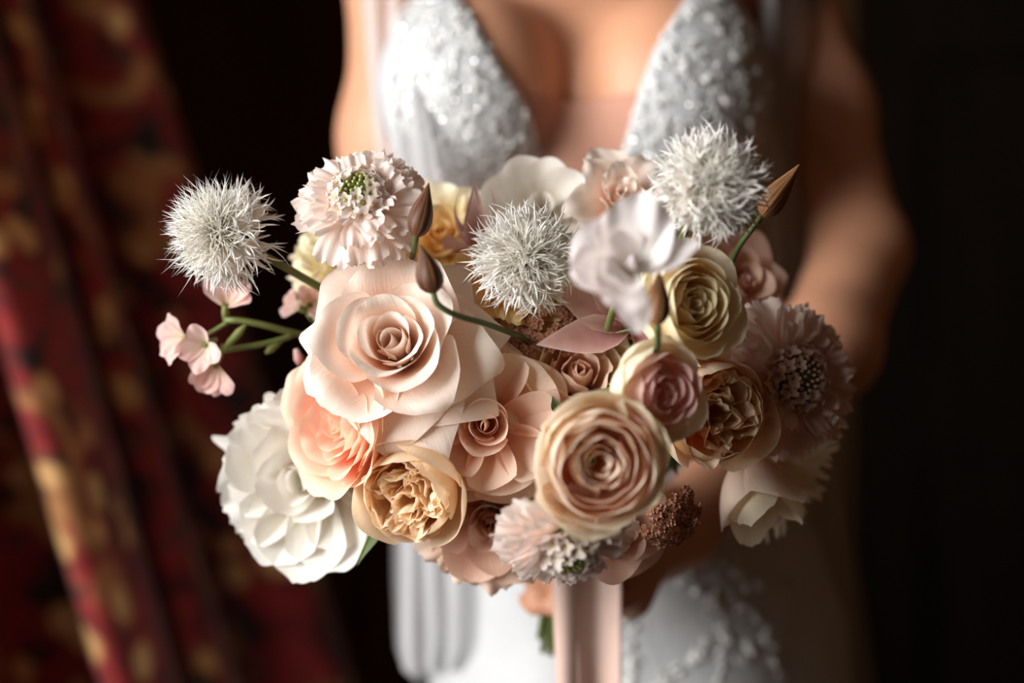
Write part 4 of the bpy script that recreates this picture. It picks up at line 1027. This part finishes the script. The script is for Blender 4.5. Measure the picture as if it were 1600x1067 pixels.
# ------------------------------------------------------------------ fringed white cornflowers
def cornflower(label, px, py, D, R, d, seed, roll=0, n_ray=20, core=0.62, th_lo=46, th_hi=112, hole=None, lobes=11, n_core=820):
    rng = np.random.default_rng(seed); rg = random.Random(seed)
    loc, q, ax = pose(px, py, D, d, roll, 0.12 * R)
    root = tag(empty('fringed_cornflower', loc, q), label, 'cornflower', BQ)
    def lobe(b, p, dirv, L, w, bend, v0):
        e = dirv.orthogonal().normalized(); e = (Quaternion(dirv, rg.uniform(0, 6.28)) @ e)
        side = dirv.cross(e).normalized()
        bend = bend - dirv * max(0.0, bend.dot(dirv)) - dirv * 0.25 * bend.length
        pts = []; n = 5
        for i in range(n):
            t = i / (n - 1)
            pts.append(p + dirv * L * t + bend * (L * t * t))
        vs = []; uv = []
        for i, c in enumerate(pts):
            t = i / (n - 1); ww = w * (1 - t) ** 0.5 * (1 if t > 0 else 0.9)
            if i == n - 1:
                vs.append(c); uv.append((0.5, 1))
            else:
                vs += [c + e * ww, c - e * ww * 0.5 + side * ww * 0.87, c - e * ww * 0.5 - side * ww * 0.87]
                uv += [(0, v0 + (1 - v0) * t)] * 3
        fs = []
        for i in range(n - 2):
            for k in range(3):
                fs.append((i * 3 + k, i * 3 + (k + 1) % 3, (i + 1) * 3 + (k + 1) % 3, (i + 1) * 3 + k))
        m = (n - 2) * 3
        fs += [(m + k, m + (k + 1) % 3, m + 3) for k in range(3)]
        b.add(vs, fs, uv)
    def dirv(th, a):
        return Vector((math.sin(th) * math.cos(a), math.sin(th) * math.sin(a), math.cos(th)))
    # dense centre of slender florets
    b = MB()
    for i in range(n_core):
        t = (i + 0.5) / n_core; th = math.radians(88) * t ** 0.6 + rg.gauss(0, 0.06); a = i * 2.39996 + rg.gauss(0, 0.1)
        dv = dirv(th, a)
        L = R * core * rg.uniform(0.80, 1.02)
        bend = Vector((rg.gauss(0, .12), rg.gauss(0, .12), rg.gauss(0, .12)))
        lobe(b, dv * R * 0.14 + Vector((0, 0, R * 0.05)), dv, L, 0.00052, bend * 3.0, 0.25)
    b.build('disc_florets', M['fil_tip'], root, kind='stuff')
    # outer funnel florets, each split into many thin pointed lobes
    for i in range(n_ray):
        t = (i + 0.5) / n_ray; th = math.radians(th_lo + (th_hi - th_lo) * t); a = i * 2.39996
        if hole and abs(((math.degrees(a) - hole[0] + 180) % 360) - 180) < hole[1] and t > 0.3: continue
        dv = dirv(th, a + rg.gauss(0, 0.12)); b = MB()
        base = dv * R * 0.15; mid = dv * R * (0.52 + 0.08 * rg.random())
        e1 = dv.orthogonal().normalized(); e2 = dv.cross(e1)
        # funnel
        n = 8; vs = []; uv = []; fs = []
        for l, (s_, r_) in enumerate(((0, 0.0006), (0.5, 0.0010), (1.0, R * 0.12))):
            c = base.lerp(mid, s_)
            for k in range(n):
                an = 2 * math.pi * k / n
                vs.append(c + (e1 * math.cos(an) + e2 * math.sin(an)) * r_); uv.append((k / n, 0.1 + 0.45 * s_))
        for l in range(2):
            for k in range(n): fs.append((l * n + k, l * n + (k + 1) % n, (l + 1) * n + (k + 1) % n, (l + 1) * n + k))
        b.add(vs, fs, uv)
        nl = lobes + rg.randrange(3)
        for k in range(nl):
            an = 2 * math.pi * k / nl + rg.gauss(0, 0.2)
            o = e1 * math.cos(an) + e2 * math.sin(an)
            sp = rg.uniform(0.2, 0.75)
            dl = (dv + o * sp).normalized()
            lobe(b, mid + o * R * 0.11 - dv * R * 0.03, dl, R * rg.uniform(0.26, 0.46), 0.00092, (o * rg.uniform(-0.5, 0.6) + Vector((rg.gauss(0, .32), rg.gauss(0, .32), rg.gauss(0, .32)))), 0.55)
        b.build('ray_floret', M['fil'], root)
    b = MB(); b.tube([(0, 0, -R * 0.34), (0, 0, -R * 0.28), (0, 0, -R * 0.1), (0, 0, R * 0.1), (0, 0, R * 0.2)], [0.0022, R * 0.13, R * 0.19, R * 0.15, R * 0.08], 12)
    b.build('involucre', M['calyx_dark'], root)
    return root, loc, q, ax


r_, loc, q, ax = cornflower('white fringed cornflower alone on a stem at the far left', 340, 362, 0.795, 0.0400, (-0.62, 0.28, 0.62), 201, n_ray=30, core=0.76, th_lo=80, th_hi=132, hole=(20, 22))
stem_for(r_, loc, q, (loc - at(575, 480, 0.84)).normalized(), 0.0024, leave=0.14)
r_, loc, q, ax = cornflower('white fringed cornflower in the middle above the golden ruffled flower', 822, 403, 0.785, 0.0390, (0.0, 0.12, 1), 203, n_ray=34, core=0.66, th_lo=50, th_hi=106)
stem_for(r_, loc, q, ax, 0.0022)
r_, loc, q, ax = cornflower('white fringed cornflower at the top right next to a brown bud', 1112, 286, 0.745, 0.0385, (0.20, 0.22, 0.9), 205, n_ray=34, core=0.66, th_lo=50, th_hi=106)
stem_for(r_, loc, q, ax, 0.0022)


# ------------------------------------------------------------------ brown pointed buds
def bud(label, tip_px, base_px, D0, D1, R, stem_pts, seed, mat='bud', lean=0.0):
    rng = random.Random(seed)
    B = at(base_px[0], base_px[1], D0); T = at(tip_px[0], tip_px[1], D1)
    axv = (T - B); Lb = axv.length; axn = axv.normalized()
    q = axn.to_track_quat('Z', 'Y')
    root = tag(empty('clematis_bud', B, q), label, 'flower bud', 'brown buds of the bouquet')
    # four pointed sepals wrapped tightly, each ribbed
    prof = [(0.0, 0.25), (0.06, 0.62), (0.16, 0.9), (0.30, 1.0), (0.45, 0.92), (0.6, 0.72), (0.75, 0.46), (0.88, 0.24), (1.0, 0.05)]
    for s_ in range(4):
        vs = []; uv = []; fs = []; n = 9
        for j, (t, r) in enumerate(prof):
            for i in range(n):
                f = i / (n - 1); a = math.radians(90 * s_ + (f - 0.5) * 104 + 25 * t)
                rr_ = R * r * (1.0 + 0.05 * math.cos((f - 0.5) * 3.1) * (1 if 0.1 < t < 0.95 else 0) + 0.055 * math.cos(f * 18.8) + (0.03 if i == 0 else -0.04 if i == n - 1 else 0))
                cx = lean * Lb * t * t
                vs.append((rr_ * math.cos(a) + cx, rr_ * math.sin(a), Lb * t)); uv.append((f, t))
        for j in range(len(prof) - 1):
            for i in range(n - 1):
                k = j * n + i; fs.append((k, k + 1, k + n + 1, k + n))
        mesh_obj('sepal', vs, fs, M[mat if s_ % 2 else ('bud_pale' if mat == 'bud_pale' else mat)], root, uv)
    b = MB(); Mi = Matrix.LocRotScale(B, q, None).inverted()
    pts = [at(*p) for p in stem_pts]
    P = [B + axn * 0.001] + pts
    # Catmull-Rom through the given points
    out = []
    for i in range(len(P) - 1):
        p0, p1, p2, p3 = P[max(i - 1, 0)], P[i], P[i + 1], P[min(i + 2, len(P) - 1)]
        for k in range(5):
            t = k / 5
            out.append(0.5 * ((2 * p1) + (-p0 + p2) * t + (2 * p0 - 5 * p1 + 4 * p2 - p3) * t * t + (-p0 + 3 * p1 - 3 * p2 + p3) * t ** 3))
    k = STEM_N[0]; STEM_N[0] += 1
    a = k * 2.39996; rr_ = 0.019 * math.sqrt((k + 0.5) / 46)
    tgt = HANDLE + Vector((rr_ * math.cos(a), rr_ * math.sin(a), 0))
    e = P[-1]; dv = (P[-1] - P[-2]).normalized()
    out += bez(e, e + dv * 0.03 + Vector((0, 0.03, 0)), tgt + Vector((0, 0.01, 0.08)), tgt, 8) + [tgt + Vector((0, 0.008, -0.04))]
    b.tube([Mi @ p for p in out], 0.0017, 7); b.build('stem', M['stem_dark'], root)
    return root


bud('dark brown pointed bud at the edge of the upper left scabiosa', (670, 286), (650, 370), 0.765, 0.765, 0.0064, [(648, 384, 0.775), (642, 415, 0.82)], 1)
bud('brown bud on a curved stem in front of the large ivory rose', (657, 383), (678, 458), 0.735, 0.735, 0.0068, [(684, 475, 0.735), (712, 492, 0.74), (760, 506, 0.76), (815, 526, 0.80)], 2)
bud('long tan bud rising at the top right edge of the bouquet', (1246, 256), (1190, 338), 0.80, 0.79, 0.0068, [(1176, 356, 0.80), (1152, 390, 0.81), (1138, 425, 0.83)], 3, 'bud_pale', lean=0.1)
bud('slim brown bud in front of the tan spray rose', (1030, 420), (1026, 508), 0.715, 0.715, 0.0060, [(1028, 520, 0.715), (1026, 545, 0.73), (1010, 575, 0.78)], 4, 'bud_pale')


# ------------------------------------------------------------------ stock sprig on the left
def sprig():
    loc = at(338, 525, 0.845)
    root = tag(empty('stock_sprig', loc), 'sprig of small pale pink blossoms reaching out at the left', 'flower', BQ)
    Mi = Matrix.Translation(loc).inverted()
    rng = np.random.default_rng(301)
    def bloom(px, py, D, d, R, angs, name='petal', L=(0.9, 1.1), mat='p_pink'):
        l, q, ax = pose(px, py, D, d)
        Mx = Mi @ Matrix.LocRotScale(l, q, None)
        for a in angs:
            P, F, uv = petal_geo(rng, R * rng.uniform(*L), R * 0.42, 45, 60, a, curl=25, s=0.35, p=2, r0=0.0008, ruf=0.3, fru=4, nu=11, nv=9, cup=0.8, wb=0.25)
            P = [Mx @ Vector(p) for p in P]
            mesh_obj(name, P, F, M[mat], root, uv)
        b = MB(); b.tube([Mx @ Vector((0, 0, -R * 0.8)), Mx @ Vector((0, 0, -R * 0.3)), Mx @ Vector((0, 0, R * 0.1))], [0.0014, 0.0024, 0.0018], 8); b.build('calyx', M['sepal'], root)
    bloom(352, 480, 0.845, (0.1, 0.5, 0.6), 0.0195, [80, 30, -10, 130])
    bloom(290, 528, 0.845, (-0.6, 0.0, 0.6), 0.0185, [160, 220, 270, 100])
    bloom(322, 538, 0.84, (-0.2, -0.2, 0.9), 0.0175, [100, 190, 260, 330])
    bloom(338, 568, 0.845, (-0.1, -0.6, 0.6), 0.0195, [230, 265, 300, 200])
    bloom(468, 482, 0.86, (-0.8, 0.2, 0.5), 0.0130, [150, 200, 100, 20])
    bloom(484, 478, 0.86, (0.2, 0.3, 0.8), 0.0140, [60, 120, 0, -60])
    b = MB()
    def st(*pts, r=0.0017):
        P = [Mi @ at(*p) for p in pts]; b.tube(bez(P[0], P[1], P[2], P[3], 8), r, 7)
    st((352, 500, 0.85), (400, 498, 0.85), (440, 520, 0.855), (500, 528, 0.87), r=0.0020)
    st((345, 548, 0.85), (400, 540, 0.85), (430, 535, 0.855), (460, 522, 0.86))
    st((480, 490, 0.86), (486, 500, 0.86), (490, 505, 0.87), (500, 510, 0.88), r=0.0012)
    st((318, 525, 0.85), (330, 520, 0.85), (345, 510, 0.85), (356, 503, 0.85), r=0.0013)
    st((500, 528, 0.87), (620, 545, 0.90), (800, 700, 0.95), (860, 900, 0.955), r=0.0020)
    b.build('stem', M['stem'], root)
    for (a, c, D) in (((350, 545), (384, 508), 0.845), ((440, 530), (415, 552), 0.858)):
        A = Mi @ at(a[0], a[1], D); C = Mi @ at(c[0], c[1], D - 0.005)
        b = MB(); b.tube([A, A.lerp(C, .3), A.lerp(C, .7), C], [0.0014, 0.0022, 0.0025, 0.0010], 8); b.build('closed_bud', M['sepal'], root)
    A = Mi @ at(470, 570, 0.85); C = Mi @ at(462, 545, 0.85)
    b = MB(); b.tube([A, A.lerp(C, .4), C], [0.002, 0.0032, 0.0014], 8); b.build('closed_bud', M['p_magnolia'], root)


sprig()


# ------------------------------------------------------------------ brown lace flowers filling the gaps
def lace_flower(label, px, py, D, R, d, seed, n_umb=13, n_fl=16):
    rng = random.Random(seed)
    loc, q, ax = pose(px, py, D, d)
    root = tag(empty('lace_flower', loc, q), label, 'lace flower', 'brown lace flowers of the bouquet')
    for u in range(n_umb):
        t = (u + 0.5) / n_umb; th = math.radians(64) * math.sqrt(t); a = u * 2.39996
        c = Vector((R * math.sin(th) * math.cos(a), R * math.sin(th) * math.sin(a), R * 0.75 * math.cos(th)))
        nrm = Vector((math.sin(th) * math.cos(a), math.sin(th) * math.sin(a), math.cos(th) * 1.2)).normalized()
        b = MB()
        ru = R * 0.26
        e1 = nrm.orthogonal().normalized(); e2 = nrm.cross(e1)
        for k in range(n_fl):
            tt = (k + 0.5) / n_fl; rr_ = ru * math.sqrt(tt); aa = k * 2.39996
            p = c + e1 * rr_ * math.cos(aa) + e2 * rr_ * math.sin(aa) + nrm * (0.0025 * (1 - tt) + rng.uniform(-.0006, .0006))
            fn = (nrm + e1 * .6 * math.cos(aa) * math.sqrt(tt) + e2 * .6 * math.sin(aa) * math.sqrt(tt) + Vector((rng.gauss(0, .15), rng.gauss(0, .15), rng.gauss(0, .15)))).normalized()
            f1 = fn.orthogonal().normalized(); f2 = fn.cross(f1); s_ = 0.0019 * rng.uniform(0.8, 1.2)
            for m in range(5):
                am = m * 1.2566 + k; dd = f1 * math.cos(am) + f2 * math.sin(am); sd = fn.cross(dd)
                b.add([p, p + dd * s_ * .6 + sd * s_ * .42 + fn * s_ * .15, p + dd * s_ * 1.05 + sd * s_ * .22 + fn * s_ * .5, p + dd * s_ * 1.05 - sd * s_ * .22 + fn * s_ * .5, p + dd * s_ * .6 - sd * s_ * .42 + fn * s_ * .15],
                      [(0, 1, 2, 3, 4)], [(0.5, 0), (0, 0.6), (0.3, 1), (0.7, 1), (1, 0.6)])
        cl = b.build('floret_cluster', M['lacef'], root, smooth=False, kind='stuff')
        b = MB(); b.tube([(0, 0, -R * 0.35), c * 0.6 + Vector((0, 0, -R * 0.1)), c - nrm * 0.0005], 0.0006, 5); b.build('ray_stalk', M['lacef_dark'], root)
    stem_for(root, loc - ax * R * 0.35, q, ax, 0.0016)
    # stem was made relative to a point a little behind the head
    return root


lace_flower('brown lace flower in the gap right of the large ivory rose', 790, 545, 0.825, 0.021, (-0.05, 0.3, 0.9), 401)
lace_flower('brown lace flower above the small tan cupped rose', 868, 506, 0.825, 0.022, (0.05, 0.3, 0.9), 402)
lace_flower('brown lace flower hanging in shade beside the nearest spray rose', 1040, 800, 0.80, 0.0185, (0.45, -0.40, 0.75), 403, 14, 16)
lace_flower('brown lace flower in the dark gap under the ivory rose tip', 690, 668, 0.85, 0.018, (0, 0, 1), 404, 10, 12)


# ------------------------------------------------------------------ leaves
def leaf(label, base, tip, W, seed, bendy=0.004):
    B = at(*base); T = at(*tip); ax = (T - B); L = ax.length; ax.normalize()
    root_q = ax.to_track_quat('Z', 'Y')
    rng = np.random.default_rng(seed)
    root = tag(empty('rose_leaf', B, root_q), label, 'leaf', 'leaves of the bouquet')
    P, F, uv = petal_geo(rng, L, W, 4, -10, 90, s=0.8, p=1.2, r0=0.001, wb=0.2, vw=0.45, we=0.25, nu=13, nv=13, cup=0.25, fr=0.015, ff=16, fold=0.25)
    mesh_obj('leaf_blade', P, F, M['leaf'], root, uv)
    b = MB(); b.tube([(0, 0, -0.02), (0, 0.001, 0), (0, 0.0016, L * 0.5), (0, 0.0005, L * 0.9)], [0.0011, 0.0011, 0.0007, 0.0003], 6); b.build('midrib', M['stem'], root)


leaf('dark green leaf between the white peony and the apricot cupped rose', (600, 800, 0.835), (556, 884, 0.825), 0.011, 1)
leaf('small dark green leaf beside the dusky pink pointed petals', (1030, 512, 0.785), (955, 522, 0.785), 0.0045, 2)
leaf('narrow green leaf behind the white sweet pea', (1010, 480, 0.78), (998, 425, 0.785), 0.006, 3)
leaf('green leaf under the tan spray rose', (1110, 560, 0.80), (1050, 548, 0.78), 0.008, 4)
leaf('pale green leaf stub left of the nearest spray rose', (880, 650, 0.79), (862, 618, 0.775), 0.006, 5)
leaf('green leaf deep in the gap above the nearest spray rose', (990, 660, 0.80), (930, 620, 0.80), 0.011, 6)


# ------------------------------------------------------------------ ribbon
def ribbon():
    root = tag(empty('silk_ribbon', HANDLE), 'wide pale pink silk ribbon hanging from the bouquet handle', 'ribbon')
    H = HANDLE
    def strip(name, rows, nw=16, fold=0.007):
        vs = []; fs = []; uv = []
        for j, (c, wv, dv, ph, am) in enumerate(rows):
            for i in range(nw + 1):
                t = i / nw * 2 - 1
                vs.append(c + wv * t + dv * (am * math.sin(t * 3.4 + ph)) - H); uv.append((i / nw, j / len(rows)))
        for j in range(len(rows) - 1):
            for i in range(nw):
                a = j * (nw + 1) + i; fs.append((a, a + 1, a + nw + 2, a + nw + 1))
        o = mesh_obj(name, vs, fs, M['ribbon'], root, uv)
        sm = o.modifiers.new('thickness', 'SOLIDIFY'); sm.thickness = 0.0004
        return o
    rows = []
    for j in range(40):
        t = j / 39
        z = H.z + 0.01 - t * 0.62
        c = Vector((at(916, 0, 0.905).x - 0.006 * t + 0.004 * math.sin(t * 5), H.y - 0.048 + 0.006 * math.sin(t * 6), z))
        rows.append((c, Vector((0.0225 - 0.003 * math.sin(t * 4), 0.004 * math.sin(t * 3), 0)), Vector((0, 1, 0)), 0.6 + 1.4 * t, 0.006 + 0.004 * t))
    strip('ribbon_tail', rows)
    rows = []
    for j in range(36):
        t = j / 35
        z = H.z + 0.01 - t * 0.55
        c = Vector((at(930, 0, 0.915).x + 0.004 * math.sin(t * 4), H.y - 0.037, z))
        rows.append((c, Vector((0.014, 0.006, 0)), Vector((0, 1, 0)), 2.0 + t, 0.005))
    strip('ribbon_tail', rows)
    vs = []; fs = []; n = 40
    for l in range(7):
        for k in range(n):
            an = 2 * math.pi * k / n; rr_ = 0.0225 + 0.0008 * math.sin(an * 5 + l)
            vs.append(((rr_) * math.cos(an), rr_ * math.sin(an), 0.062 - 0.004 * l))
    for l in range(6):
        for k in range(n): fs.append((l * n + k, l * n + (k + 1) % n, (l + 1) * n + (k + 1) % n, (l + 1) * n + k))
    mesh_obj('ribbon_wrap', vs, fs, M['ribbon'], root, [(0.5, 0.5)] * len(vs))


ribbon()
